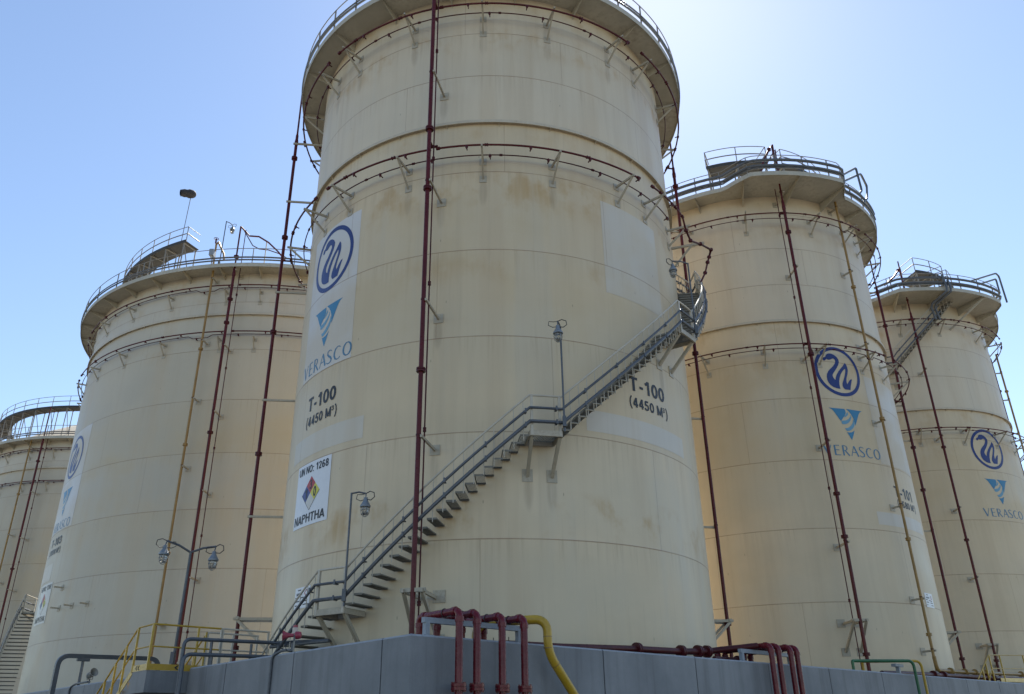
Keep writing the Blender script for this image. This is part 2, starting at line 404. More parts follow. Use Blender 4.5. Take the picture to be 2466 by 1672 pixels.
SWAN = [[-0.58,0.513],[-0.506,0.534],[-0.466,0.56],[-0.434,0.624],[-0.368,0.684],[-0.283,0.711],[-0.179,0.712],[-0.058,0.665],[0.041,0.585],[0.096,0.493],[0.089,0.385],[0.039,0.272],[-0.044,0.156],[-0.143,0.031],[-0.238,-0.077],[-0.297,-0.158],[-0.306,-0.218],[-0.288,-0.284],[-0.259,-0.333],[-0.214,-0.362],[-0.185,-0.266],[-0.126,-0.155],[-0.033,-0.024],[0.108,0.129],[0.238,0.253],[0.31,0.34],[0.363,0.401],[0.421,0.326],[0.446,0.208],[0.444,0.101],[0.396,-0.043],[0.33,-0.173],[0.287,-0.284],[0.27,-0.391],[0.284,-0.482],[0.345,-0.403],[0.418,-0.318],[0.486,-0.26],[0.562,-0.243],[0.499,-0.388],[0.437,-0.532],[0.378,-0.704],[0.24,-0.708],[0.137,-0.713],[0.076,-0.654],[0.05,-0.583],[0.066,-0.477],[0.124,-0.365],[0.195,-0.236],[0.262,-0.092],[0.313,0.036],[0.324,0.136],[0.299,0.143],[0.213,0.068],[0.122,-0.035],[0.05,-0.135],[-0.014,-0.262],[-0.061,-0.402],[-0.082,-0.553],[-0.076,-0.713],[-0.219,-0.708],[-0.351,-0.669],[-0.474,-0.59],[-0.538,-0.491],[-0.564,-0.389],[-0.563,-0.27],[-0.529,-0.148],[-0.455,-0.029],[-0.338,0.086],[-0.205,0.198],[-0.108,0.315],[-0.069,0.396],[-0.074,0.472],[-0.125,0.504],[-0.181,0.505],[-0.253,0.467],[-0.33,0.439],[-0.392,0.445],[-0.441,0.471],[-0.471,0.438],[-0.51,0.397],[-0.572,0.392],[-0.597,0.42]]
TRI_A = [[-0.729,-1.501],[-0.515,-1.505],[-0.286,-1.506],[-0.076,-1.507],[-0.05,-1.584],[-0.055,-1.662],[-0.126,-1.777],[-0.235,-1.894],[-0.324,-2.0],[-0.399,-1.891],[-0.483,-1.744],[-0.555,-1.626],[-0.621,-1.553]]
TRI_B = [[-0.014,-1.5],[0.25,-1.505],[0.528,-1.505],[0.722,-1.506],[0.611,-1.558],[0.528,-1.655],[0.409,-1.872],[0.276,-2.118],[0.269,-1.996],[0.242,-1.846],[0.183,-1.714],[0.103,-1.599]]
TRI_C = [[-0.161,-2.401],[-0.08,-2.415],[0.025,-2.402],[0.123,-2.355],[0.19,-2.31],[0.098,-2.501],[-0.008,-2.699],[-0.079,-2.563]]
SWIRL = [[[0.03,-1.615],[0.046,-1.698],[-0.013,-1.766],[-0.102,-1.821],[-0.163,-1.829],[-0.085,-1.742],[-0.027,-1.675]],
 [[0.147,-1.718],[0.157,-1.809],[0.099,-1.923],[0.007,-2.024],[-0.11,-2.089],[-0.216,-2.113],[-0.297,-2.105],[-0.315,-2.038],[-0.304,-1.983],[-0.202,-1.97],[-0.077,-1.941],[0.032,-1.876],[0.112,-1.791]],
 [[0.216,-1.88],[0.253,-1.952],[0.258,-2.043],[0.204,-2.156],[0.132,-2.24],[0.027,-2.319],[-0.067,-2.355],[-0.161,-2.362],[-0.215,-2.265],[-0.111,-2.248],[0.004,-2.192],[0.112,-2.098],[0.19,-1.99]]]
def stroke(pts, w):
    """ribbon polygons along a polyline; w is a width or a list of widths"""
    ws = w if isinstance(w, list) else [w]*len(pts); L = []; R_ = []
    for i, (x, y) in enumerate(pts):
        a, b = pts[max(i-1, 0)], pts[min(i+1, len(pts)-1)]; d = math.hypot(b[0]-a[0], b[1]-a[1]) or 1
        nx, ny = -(b[1]-a[1])/d*ws[i]/2, (b[0]-a[0])/d*ws[i]/2
        L.append((x+nx, y+ny)); R_.append((x-nx, y-ny))
    return [[L[i], L[i+1], R_[i+1], R_[i]] for i in range(len(pts)-1)]
def wordmark():
    t, b = -2.925, -3.305; h = t-b; P = []
    k, n = .062, .026
    P += stroke([(-1.20, t), (-1.055, b)], k)+stroke([(-.918, t), (-1.055, b)], n)
    P += stroke([(-.785, t), (-.785, b)], k)
    for y, x in ((t-.013, -.60), (t-h*.48, -.615), (b+.013, -.585)): P += stroke([(-.80, y), (x, y)], n)
    P += stroke([(-.46, t), (-.46, b)], k)
    P += stroke([(-.47, t-.013), (-.37, t-.013), (-.315, t-.045), (-.298, t-.10), (-.32, t-.155), (-.375, t-.19), (-.45, t-.195)], [n, n, .04, .052, .04, n, n])
    P += stroke([(-.39, t-.19), (-.235, b)], .05)
    P += stroke([(0, t), (-.15, b)], n)+stroke([(0, t), (.145, b)], k)+stroke([(-.095, t-h*.63), (.08, t-h*.63)], n)
    P += stroke([(.205+(q-.205)*1.22, y) for q, y in [(.385, t-.045), (.34, t-.01), (.28, t-.005), (.235, t-.045), (.232, t-.105), (.28, t-.165), (.345, t-.215), (.385, t-.275), (.37, t-.34), (.315, b+.008), (.25, b+.008), (.205, b+.05)]], [n, n, .03, .045, .052, .06, .06, .055, .045, .03, n, n])
    P += stroke([(q-.018, y) for q, y in [(.815, t-.055), (.76, t-.015), (.69, t-.01), (.61, t-.06), (.567, t-.15), (.567, t-.24), (.61, t-.33), (.69, b+.01), (.76, b+.015), (.815, b+.06)]], [n, n, .03, .05, .06, .06, .05, .03, n, n])
    cx, cy, rx, ry = 1.065, (t+b)/2, .145, h/2-.01
    el = [(cx+rx*cos(q*pi/12), cy+ry*sin(q*pi/12)) for q in range(25)]
    P += stroke(el, [.026+.036*abs(cos(q*pi/12)) for q in range(25)])
    return P
def logo(parent, R, th, zc, rad_=1.25, off=.009):
    sc = lambda P: [[(x*rad_, y*rad_) for x, y in p] for p in P]
    k = 72; ringp = [[(cos(2*pi*i/k), sin(2*pi*i/k)), (cos(2*pi*(i+1)/k), sin(2*pi*(i+1)/k)), (.868*cos(2*pi*(i+1)/k), .868*sin(2*pi*(i+1)/k)), (.868*cos(2*pi*i/k), .868*sin(2*pi*i/k))] for i in range(k)]
    decal('emblem', sc(ringp+[SWAN]), M['navy'], parent, R, th, zc, off)
    e = decal('emblem', sc([TRI_A, TRI_B, TRI_C]), M['sky1'], parent, R, th, zc, off)
    w = decal('swirl', sc(SWIRL), M['sky2'], e, R, th, zc, off)
    decal('lettering', sc(wordmark()), M['text'], parent, R, th, zc, off)

# ------------------------------------------------------------------ storage tanks
ZT = 26.55           # gallery level
def railing(parent, R, rfn, th0, th1, z, mat, postmat, step=9.0, h=1.1, mids=(.55,), trays=True, rr=.021):
    mb = MB().tube(arc(th0, th1, rfn, z+h), rr, 6)
    for m_ in mids: mb.tube(arc(th0, th1, rfn, z+m_), rr*.8, 6)
    rl = lpart('railing', mb, mat, parent)
    n = int((th1-th0)/step)
    for i in range(n+1):
        t = th0+(th1-th0)*i/n; r = rfn(t) if callable(rfn) else rfn
        lpart('post', MB().beam(cyl(t, r, z-.05), cyl(t, r, z+h), .045, .045, cyl(t, 1, 0)), postmat, rl)
    if trays:
        f = (lambda t: (rfn(t) if callable(rfn) else rfn)+.06)
        lpart('cable_tray', MB().tube(arc(th0, th1, f, z+.30), .045, 6).tube(arc(th0, th1, f, z+.46), .036, 6), M['dark'], rl)
    return rl
PATCH = {}; LOGOP = {}
def tank(label, x, y, R, seams, rust, seed, girder, gallery_r, th_vis, nplates, apex=1.6, stain=1.0, walk=None, group='cream cylindrical storage tanks', base=CREAM, gus=18, marks=()):
    t = thing('storage_tank', label, 'storage tank', (x, y, 0), group)
    LOGOP[t.name] = tank_paint('logo_backing', R, seams, [], seed, (.66, .67, .685), nplates, .22, girder[1]+9)
    PATCH[t.name] = tank_paint('repainted_shell', R, seams, [], seed, (.625, .59, .52), nplates, .6, girder[1])
    pm = tank_paint('shell_paint', R, seams, rust, seed, base, nplates, stain, girder[1], marks)
    n = 160
    sh = MB().lathe([(R, .45), (R, ZT+.25)], n, cap=False); so = lpart('shell', sh, pm, t)
    for p in so.data.polygons: p.use_smooth = True
    lpart('foundation', MB().lathe([(R+.5, 0), (R+.45, .44)], 96), M['coping'], t)
    lpart('roof', MB().lathe([(R+.03, ZT+.25), (R+.03, ZT+.33), (R*.75, ZT+.33+apex*.34), (R*.45, ZT+.33+apex*.68), (.05, ZT+.33+apex)], 96, cap=False), M['steel'], t)
    g0, g1 = girder
    wg = lpart('wind_girder', MB().ringseg(0, 360, R+.002, R+.125, g1-.02, g1, 2.5).ringseg(0, 360, R+.115, R+.135, g0+.02, g1+.05, 2.5), M['edge'], t)
    for i in range(int(2*pi*R/1.75)):
        th = i*360/int(2*pi*R/1.75)+3.3
        if -100 < th < 100 or th > 260: lpart('stiffener', MB().prism([(R+.004, 0), (R+.12, 0), (R+.12, -.04), (R+.004, -.13)], .014, (0, 0, g1-.021), cyl(th, 1, 0), (0, 0, 1)), M['edge'], wg)
    ga = lpart('gallery', MB().ringseg(-180, 180, R+.003, gallery_r, ZT, ZT+.03, 2.0).ringseg(-180, 180, lambda q: gallery_r(q)-.012, lambda q: gallery_r(q)+.012, ZT-.09, ZT+.15, 2.0), M['under'], t)
    k = int(360/gus)
    for i in range(k):
        th = -180+gus*(i+.45); ro = gallery_r(th)-.03
        d = .16+.15*(ro-R)
        lpart('gusset', MB().prism([(R+.004, -.004), (ro, -.004), (ro, -.07), (R+.004, -d-.12)], .016, (0, 0, ZT), cyl(th, 1, 0), (0, 0, 1)), M['under'], ga)
    rf = lambda q: gallery_r(q)-.02
    rl = railing(ga, R, rf, th_vis[0], th_vis[1], ZT+.03, M['backlit'], M['backlit'], 9.0)
    if walk:
        for (th0, th1, r0, r1, z) in walk:
            w = lpart('roof_walkway', MB().ringseg(th0, th1, r0, r1, z, z+.05, 3).ringseg(th0, th1, r1-.01, r1+.012, z-.06, z+.14, 3), M['darkdeck'], t)
            kk = max(2, int((th1-th0)*rad(1)*r1/1.5))
            for i in range(kk+1):
                th = th0+.8+(th1-th0-1.6)*i/kk
                lpart('leg', MB().beam(cyl(th, r1-.06, ZT+.1), cyl(th, r1-.06, z), .06, .06).beam(cyl(th, r0+.06, ZT+.2), cyl(th, r0+.06, z), .06, .06).beam(cyl(th, r0+.06, ZT+.6), cyl(th, r1-.06, z-.05), .04, .04).beam(cyl(th, r0, z-.03), cyl(th, r1, z-.03), .06, .09), M['backlit'], w)
            wr = lpart('railing', MB().tube([cyl(th0, r0+.05, z+1.1)]+arc(th0, th1, r1-.03, z+1.1)+[cyl(th1, r0+.05, z+1.1)], .022, 6).tube([cyl(th0, r0+.05, z+.6)]+arc(th0, th1, r1-.03, z+.6)+[cyl(th1, r0+.05, z+.6)], .032, 6), M['backlit'], w)
            for i in range(kk+1):
                th = th0+(th1-th0)*i/kk
                lpart('rail_post', MB().beam(cyl(th, r1-.03, z), cyl(th, r1-.03, z+1.1), .04, .04), M['backlit'], w)
    return t
ring1 = lambda R, o=1.0: (lambda q: R+o)
wide = lambda R, a, b, c, d: (lambda q: R+1.0+.97*lerp_fn([(a, 0), (b, 1), (c, 1), (d, 0)])(q))
TX = {'100': (-.7502, 29.6024, 7.3275), '101': (13.1155, 42.0921, 6.8402), '103': (-15.6288, 55.8102, 13.6527),
      '102': (25.893, 54.5514, 7.2614), '104': (-41.0, 82.6, 11.25)}
lower = [3.44, 6.47, 9.50, 12.53, 15.56]
t100 = tank('nearest cream storage tank with a long stair climbing its front and the hazard placard', *TX['100'], lower+[18.57, 20.6, 22.72, 24.72],
            [(26.5, 1.6, .45), (24.95, 1.5, .75), (20.4, 1.0, .35), (18.6, 2.2, .75), (15.3, 1.2, .45), (7.7, 1.5, .95), (4.0, 1.8, .6)], 1.0, (20.52, 20.60), ring1(7.3275), (-120, 120), 5, stain=1.1,
            marks=[(a, z) for a in (-54.2, -41.8, -21, -.9, 17.4, 38, 50) for z in (25.3, 24.6, 18.85, 18.15)]+[(-11.7, z) for z in (21.85, 17.4, 13.1, 8.95, 4.9)]+[(9.0, 8.15), (14.2, 8.15), (50, 12.5)])
t101 = tank('cream tank right of the nearest one, striped ochre pipe before its capacity lettering', *TX['101'], lower[:4]+[15.46, 17.35, 19.38, 21.4, 23.45, 25.5],
            [(26.5, 1.2, .3), (24.9, 1.2, .6), (19.2, 1.5, .6), (17.5, 2.0, .5)], 2.0, (19.31, 19.39), wide(6.8402, -17, -8, 24, 31.5), (-100, 110), 5, apex=1.3, stain=.8,
            walk=[(-24, 9, 4.5, 5.75, 29.6), (18, 60, 4.5, 5.75, 29.6)])
t103 = tank('broadest cream tank in the left half with a windsock on its roof walkway', *TX['103'], lower+[18.6, 21.64, 24.66],
            [(26.5, 1.3, .55), (25.1, 1.0, .4), (22.2, 1.4, .45), (6.4, 1.4, .3)], 3.0, (23.77, 23.87), ring1(13.6527), (-110, 40), 9, apex=2.6, stain=.75,
            walk=[(-112, -21.5, 11.65, 12.8, 30.0)], gus=9, base=(.525, .475, .375))
t102 = tank('slender cream tank at the far right with a stair rising to its gallery', *TX['102'], lower[:4]+[15.5, 17.45, 19.3, 21.5, 23.5, 25.5],
            [(26.5, 1.2, .3), (24.9, 1.6, .6), (19.2, 1.5, .6), (17.6, 2.0, .6)], 4.0, (19.24, 19.32), wide(7.2614, -19, -10, 39, 47), (-70, 100), 5, apex=1.3, stain=.9,
            walk=[(12.5, 38, 4.4, 6.3, 29.6), (45, 95, 4.9, 6.3, 29.6)])
t104 = tank('far cream tank cut by the left edge of the photo, dark walkway above', *TX['104'], lower+[18.6, 21.64, 24.66],
            [(26.5, 1.4, .5), (24.6, 1.0, .3)], 5.0, (23.95, 24.05), ring1(11.25), (-60, 60), 8, apex=5.6, stain=.6,
            walk=[(-75, 8, 10.2, 11.35, 29.8)], gus=10, base=(.49, .445, .35))

# artwork on the shells
R = 7.3275
panel('logo_panel', LOGOP[t100.name], t100, R, -60.6, -36.3, 12.55, 18.15, .004)
logo(t100, R, -48.27, 16.80)
for a, b in ((-54.1, -40.8), (36.6, 50.3)):
    lettering('T-100', M['black'], t100, R, a, b, 11.30, 11.78)
    lettering('(4450 M³)', M['black'], t100, R, a-.4, b+.8, 10.68, 11.13)
panel('paint_patch', PATCH[t100.name], t100, R, -61.5, -30.5, 9.73, 10.44, .004)
panel('paint_patch', PATCH[t100.name], t100, R, 23.3, 58.6, 9.70, 10.36, .004)
panel('paint_patch', PATCH[t100.name], t100, R, 31.4, 54.0, 14.55, 18.1, .004)
R = 6.8402
panel('paint_patch', PATCH[t101.name], t101, R, 31.0, 60, 12.6, 16.9, .004); panel('paint_patch', PATCH[t101.name], t101, R, 22.9, 56, 9.75, 10.32, .004)
logo(t101, R, 18.25, 16.89)
lettering('T-101', M['black'], t101, R, 35.5, 49.8, 11.15, 11.65); lettering('(3580 M³)', M['black'], t101, R, 36, 51.4, 10.62, 11.05)
R = 13.6527
panel('logo_panel', LOGOP[t103.name], t103, R, -57.4, -40.9, 12.6, 18.6, .006); logo(t103, R, -48.9, 16.95, 1.3, .014)
lettering('T-103', M['black'], t103, R, -53.4, -44.9, 11.75, 12.22, .012); lettering('(17830 M³)', M['black'], t103, R, -54.3, -44.5, 11.2, 11.62, .012)
panel('paint_patch', PATCH[t103.name], t103, R, -58, -47.5, 9.8, 10.75, .005)
logo(t102, 7.2614, 21.2, 16.88)

# hazard placards and small notices
def placard(label, key, R, c, w2, z0, z1, board='white'):
    x, y, _ = TX[key]; t = thing('hazard_sign', label, 'sign', (x, y, 0), 'naphtha hazard placards')
    panel('board', M[board], t, R, c-w2, c+w2, z0, z1, .012)
    h = z1-z0; fx = lambda q: c+q*w2
    lettering('UN NO: 1268', M['black'], t, R, fx(-.88), fx(.88), z0+h*.83, z0+h*.955, .018)
    lettering('NAPHTHA', M['black'], t, R, fx(-.92), fx(.88), z0+h*.05, z0+h*.19, .018)
    d = .53*h/2; zc = z0+h*.50
    for nm, mt, q in (('red_quarter', 'sred', (0, 1)), ('yellow_quarter', 'syel', (1, 0)), ('blue_quarter', 'sblue', (-1, 0)), ('white_quarter', 'patch', (0, -1))):
        X, Y = q[0]*d/2, q[1]*d/2
        decal(nm, [[(X-d/2, Y), (X, Y-d/2), (X+d/2, Y), (X, Y+d/2)]], M[mt], t, R, c, zc, .016)
    for s_, X, Y in (('3', 0, .5), ('1', -.5, 0), ('0', .5, 0)):
        a = math.degrees((X*d-.075)/R); b_ = math.degrees((X*d+.075)/R)
        lettering(s_, M['black'], t, R, c+a, c+b_, zc+Y*d-.16, zc+Y*d+.16, .020)
    decal('outline', stroke([(-d, 0), (0, -d), (d, 0)], .015), M['black'], t, R, c, zc, .020)
placard('white naphtha placard with coloured diamond on the nearest tank', '100', 7.3275, -48.3, 7.95, 7.48, 9.48)
placard('weathered naphtha placard at the left edge of the broad tank', '103', 13.6527, -49.0, 4.5, 7.5, 9.65, 'patch')
def notice(label, key, R, a, b, z0, z1):
    x, y, _ = TX[key]; t = thing('notice_board', label, 'sign', (x, y, 0), 'small white safety notices')
    panel('board', M['white'], t, R, a, b, z0, z1, .012); h = z1-z0; f = lambda q: a+(b-a)*q
    lettering('NAPHTHA', M['black'], t, R, f(.12), f(.5), z0+h*.62, z0+h*.74, .016)
    for i, (u0, u1, v) in enumerate(((.2, .42, .85), (.05, .25, .5), (.4, .62, .48), (.08, .35, .33), (.55, .85, .3), (.05, .2, .14), (.6, .9, .14), (.6, .8, .42))):
        panel('print_line', M['black'], t, R, f(u0), f(u1), z0+h*v, z0+h*(v+.05), .016)
    w = rad(b-a)*R
    decal('hazard_diamond', stroke([(0, -.09), (.09, 0), (0, .09), (-.09, 0), (0, -.09)], .03), M['sred'], t, R, f(.76), z0+h*.7, .016)
notice('small white notice behind the rails at the foot of the stair', '100', 7.3275, -51.2, -44.4, 5.07, 5.67)
notice('small white notice beside the ochre pipe, low on its tank', '101', 6.8402, 41.0, 47.8, 6.43, 7.03)

# ------------------------------------------------------------------ spray rings, risers
def bracket_mesh(R, tip, drop):
    mb = MB().beam((0, -R, 0), (0, -R-tip, 0), .055, .075)
    mb.beam((0, -R, -drop), (0, -R-tip+.1, -.03), .05, .06)
    mb.beam((0, -R-.012, -.13), (0, -R-.012, .13), .24, .014, (0, 1, 0)).beam((0, -R-.012, -drop-.13), (0, -R-.012, drop*0-drop+.13), .24, .014, (0, 1, 0))
    return mb
def bracket(parent, R, th, z, tip, drop=.72, name='bracket'):
    me = shared(('bracket', R, tip, drop), lambda: bracket_mesh(R, tip, drop), M['steel'])
    return spot(name, me, parent, (0, 0, z), (0, 0, rad(th)))
def nozzle_mesh(s): return MB().lathe([(.03*s, .03*s), (.05*s, 0), (.045*s, -.05*s), (.012*s, -.12*s)], 8).beam((0, -.0, -.03*s), (.0, .13*s, -.06*s), .03*s, .03*s)
def flange_mesh(r): return MB().lathe([(r, -.06), (r*1.95, -.06), (r*1.95, -.012), (r*1.6, -.004), (r*1.6, .004), (r*1.95, .012), (r*1.95, .06), (r, .06)], 14, cap=False)
def flange_on(parent, loc, r, mat, rot=(0, 0, 0)):
    return spot('flange', shared(('flange', round(r, 3), mat.name), lambda: flange_mesh(r), mat), parent, loc, rot)
def spray_ring(label, key, z, big, small, brs, tip, drop, noz, segs, zbig=None, zsm=None, rb=.045, rs=.026, kink=None, group='red cooling spray rings'):
    """big and small are radial offsets; segs are the angle spans of the big pipe"""
    x, y, R = TX[key]; t = thing('spray_ring', label, 'spray pipe', (x, y, 0), group)
    zb = zbig or z-.07; zs = zsm or z
    for a, b in segs:
        p = lpart('pipe', MB().tube(arc(a, b, R+big, zb, 2.5), rb, 8), M['red'], t)
        for e in (a, b):
            spot('end_cap', shared(('cap', rb), lambda: MB().lathe([(.01, -.05), (rb*1.5, -.05), (rb*1.7, -.02), (rb*1.7, .02), (rb*1.5, .05), (.01, .05)], 10).mesh and MB().tube([(-.06, 0, 0), (.06, 0, 0)], rb*1.75, 10), M['redd']), p, cyl(e, R+big, zb), (0, 0, rad(e)))
    a, b = segs[0][0], segs[-1][1]
    zf = zs
    if kink:                                     # small pipe drops to clear the drain pipe
        def zf(q, zs=zs): return zs-(.16 if kink[0] < q < kink[1] else 0)
    lpart('thin_pipe', MB().tube(arc(a, b, R+small, zf, 1.2 if kink else 2.5), rs, 8), M['redd'], t)
    for th in brs: bracket(t, R, th, z, tip, drop)
    nm = shared(('nozzle', 1), lambda: nozzle_mesh(1.05), M['redd'])
    th = a+2.0
    while th < b-1:
        if any(s0 < th < s1 for s0, s1 in segs): spot('nozzle', nm, t, cyl(th, R+big, zb-.02), (0, 0, rad(th)))
        spot('nozzle', nm, t, cyl(th+noz*.36, R+small, (zf(th+noz*.36) if kink else zs)-.01), (0, 0, rad(th)))
        th += noz
    fm = shared(('coupling', rb), lambda: MB().tube([(-.055, 0, 0), (-.02, 0, 0), (.02, 0, 0), (.055, 0, 0)], [rb*1.9, rb*1.35, rb*1.35, rb*1.9], 10), M['redd'])
    for s0, s1 in segs:
        for q in ((s0*.78+s1*.22), (s0*.3+s1*.7)):
            spot('coupling', fm, t, cyl(q, R+big, zb), (0, 0, rad(q)))
            spot('coupling', shared(('coupling', rs), lambda: MB().tube([(-.05, 0, 0), (.05, 0, 0)], rs*2, 8), M['redd']), t, cyl(q+3.5, R+small, zf(q+3.5) if kink else zs), (0, 0, rad(q+3.5)))
    return t
spray_ring('upper red spray ring below the gallery of the nearest tank', '100', 25.40, .85, .30, (-95, -74, -54.2, -41.9, -21.1, -.9, 17.5, 38.2, 50.6, 71, 92), .9, .72, 14.8,
           [(-110, -48.8), (-43.6, -13.3), (-11.1, 40.4), (46.3, 110)], 25.29, 25.42, .034, .020)
spray_ring('lower red spray ring of the nearest tank, below its stiffening rib', '100', 18.96, .78, .27, (-95, -74, -54.2, -41, -21, -.9, 17.3, 37.6, 49.4, 66), .9, .70, 14.8,
           [(-110, -49.2), (-43.4, -13.3), (-11.1, 40), (45.4, 62)], 19.05, 19.04, .034, .020)
spray_ring('upper spray ring passing in front of the gallery underside, tank right of nearest', '101', 25.14, .9, .62, (-55, -33, -10.3, 17.9, 36.9, 49.5, 72, 90), .95, .74, 15.5,
           [(-62, 2.4), (4.0, 38.4), (43.2, 105)], 24.96, 24.83, .030, .019, (29, 33))
spray_ring('spray ring crossing the top of the big navy swan emblem', '101', 17.81, .9, .55, (-55, -33, -11, 10.2, 31, 47, 68, 90), .95, .70, 15.5,
           [(-62, 2.4), (4.0, 36), (43.2, 105)], 17.78, 17.72, .030, .019, (29, 33))
spray_ring('upper red spray ring round the broad tank with the windsock', '103', 25.27, .37, .18, (-57, -44, -31.3, -18.4, -3.7, 4.5, 17), .55, .68, 10,
           [(-105, -58.5), (-54.5, -2.2), (-.4, 40)], 25.60, 25.52, .036, .021, (-11, -6.5))
spray_ring('lower red spray ring round the broad tank with the windsock', '103', 22.22, .42, .2, (-72, -57, -44, -31.3, -18.2, -3.7, 4.45, 17), .55, .66, 10,
           [(-105, -58.5), (-54.5, -2.2), (-.4, 40)], 22.58, 22.5, .036, .021, (-11, -6.5))
spray_ring('upper spray ring behind the slanting stair of the far right tank', '102', 25.09, .85, .6, (-28, -9.6, 10.1, 35.3, 46, 60), .9, .73, 15,
           [(-60, -6.2), (-4.2, 13), (14.5, 52), (58, 90)], 25.05, 24.85, .030, .019)
spray_ring('lower spray ring just above the far right swan emblem', '102', 17.86, .85, .6, (-28, -12, 8.5, 28, 46, 60), .9, .74, 15,
           [(-60, -6.2), (-4.2, 48), (54, 90)], 17.84, 17.76, .030, .019)
spray_ring('upper spray ring on the far tank cut by the left edge', '104', 25.6, .37, .18, (-40, -28, -14, -2, 10), .55, .68, 11, [(-60, -7), (-5.2, 40)], 25.75, 25.68, .038, .024)
spray_ring('lower spray ring on the far tank cut by the left edge', '104', 22.6, .37, .18, (-40, -28, -14, -2, 10), .55, .68, 11, [(-60, -7), (-5.2, 40)], 22.75, 22.68, .038, .024)
# the lower ring of the nearest tank leaves the shell to clear the spiral stair
x, y, R = TX['100']
t = thing('bypass_pipe', 'bent red spray pipe jutting out round the spiral stair', 'spray pipe', (x, y, 0))
bp = [cyl(62, R+.78, 19.05), cyl(63.5, R+.80, 18.55), cyl(66, R+.85, 18.3), cyl(72, R+1.10, 18.6), cyl(80, R+1.50, 19.0), cyl(80.5, R+1.40, 18.72), cyl(79.5, R+1.30, 18.4), cyl(79, R+1.15, 17.9), cyl(77, R+.92, 17.33)]
lpart('pipe', MB().tube(bp, .036, 8), M['redd'], t)
for p in bp[1:-1]: spot('elbow', shared(('elb', 1), lambda: MB().lathe([(.02, -.07), (.07, -.05), (.085, 0), (.07, .05), (.02, .07)], 10), M['redd']), t, p)
lpart('bracket', MB().beam(cyl(72, R, 18.62), cyl(72, R+1.25, 18.62), .06, .09).beam(cyl(72, R, 17.75), cyl(72, R+.75, 18.58), .05, .07), M['steel'], t)

def riser(label, key, th, off, z0, z1, r, mat, arms, flanges, support=None, thin=None, top=None, name='riser_pipe', cat='riser pipe', group='red fire water risers', reduce=None):
    x, y, R = TX[key]; t = thing(name, label, cat, (x, y, 0), group)
    rr = R+off
    pts = [cyl(th, rr, z0), cyl(th, rr, reduce or z1)]
    lpart('pipe', MB().tube(pts, r, 12), mat, t)
    if reduce:
        lpart('reducer', MB().lathe([(r, 0), (r*1.25, .03), (r*1.25, .2), (r*.95, .32), (r*.95, .5), (r*.62, .62)], 12).move(cyl(th, rr, reduce-.1)), mat, t)
        lpart('upper_pipe', MB().tube([cyl(th, rr, reduce+.4), cyl(th, rr, z1)], r*.6, 10), mat, t)
    for z in flanges: flange_on(t, cyl(th, rr, z), r, M['redd'] if mat is M['red'] else mat)
    dq = math.degrees((r+.035)/rr)
    for z in arms:
        a = lpart('bracket', MB().beam(cyl(th+dq, R, z), cyl(th+dq, rr+.10, z), .06, .075).beam(cyl(th+dq, R+.012, z-.15), cyl(th+dq, R+.012, z+.15), .3, .02, cyl(th, 1, 0)), M['steel'], t)
        lpart('clamp', MB().lathe([(r*1.05, -.02), (r*1.18, -.02), (r*1.18, .02), (r*1.05, .02)], 12, cap=False).move(cyl(th, rr, z+.06)), M['redd'], a)
    if support:
        z = support; dth = math.degrees(.28/R)
        mb = MB().beam(cyl(th-dth, rr, z), cyl(th+dth, rr, z), .1, .1)
        for s in (-1, 1):
            mb.beam(cyl(th+s*dth*.75, R, z-.02), cyl(th+s*dth*.75, rr+.12, z-.02), .07, .09).beam(cyl(th+s*dth*1.1, R, z-1.1), cyl(th+s*dth*.75, rr, z-.06), .08, .08)
            for q in (z, z-1.1): mb.beam(cyl(th+s*dth*1.1, R+.012, q-.16), cyl(th+s*dth*1.1, R+.012, q+.16), .34, .02, cyl(th, 1, 0))
        lpart('support_frame', mb, M['steel'], t)
    if thin:
        dth, r2, za, zb = thin[:4]; t2 = th+dth; ri = thin[4] if len(thin) > 4 else .22
        tp = lpart('thin_riser', MB().tube([cyl(t2, rr-ri, za), cyl(t2, rr-ri, zb)], r2, 8), M['redd'], t)
        z = za+1.3
        while z < zb:
            flange_on(tp, cyl(t2, rr-ri, z), r2*1.15, M['redd']); z += 4.6
    for z in (top or []):            # tees to the spray rings
        lpart('tee', MB().tube([cyl(th, rr, z), cyl(th, R+.83, z)], r*.5, 8).tube([cyl(th-1.2, R+.83, z), cyl(th+1.2, R+.83, z)], r*.62, 8).lathe([(r, -.2), (r*1.3, -.16), (r*1.3, .16), (r, .2)], 12).move((0, 0, 0)) if False else
              MB().tube([cyl(th, rr, z), cyl(th, R+.83, z)], r*.55, 8).tube([cyl(th-1.2, R+.83, z), cyl(th+1.2, R+.83, z)], r*.66, 8), M['redd'], t)
    return t
RG = 'red fire water risers'
riser('thick red riser running the full height of the nearest tank, passing before its stair', '100', -12.3, 1.2, .3, 28.5, .068, M['red'], (21.92, 17.45, 13.2, 9.02), (26.1, 19.55, 17.2, 11.0, 3.62), 5.0, (.62, .022, 3.4, 28), (25.3, 19.1))
riser('red riser standing clear of the left edge of the nearest tank', '100', -83, 1.18, .3, 28.2, .064, M['red'], (21.9, 17.6, 13.05, 8.7, 24.9), (24.2, 15.9, 11.0, 4.4, 20.2), 5.3, None, (25.0, 19.1), reduce=25.0)
riser('red riser half hidden behind the upper turn of the spiral stair', '100', 100.5, 1.15, .3, 28.2, .068, M['red'], (21.9, 17.6, 13.05, 8.7), (24.3, 15.9, 5.2), 5.3, (1.0, .022, .5, 28, .5), (25.3,), reduce=24.9)
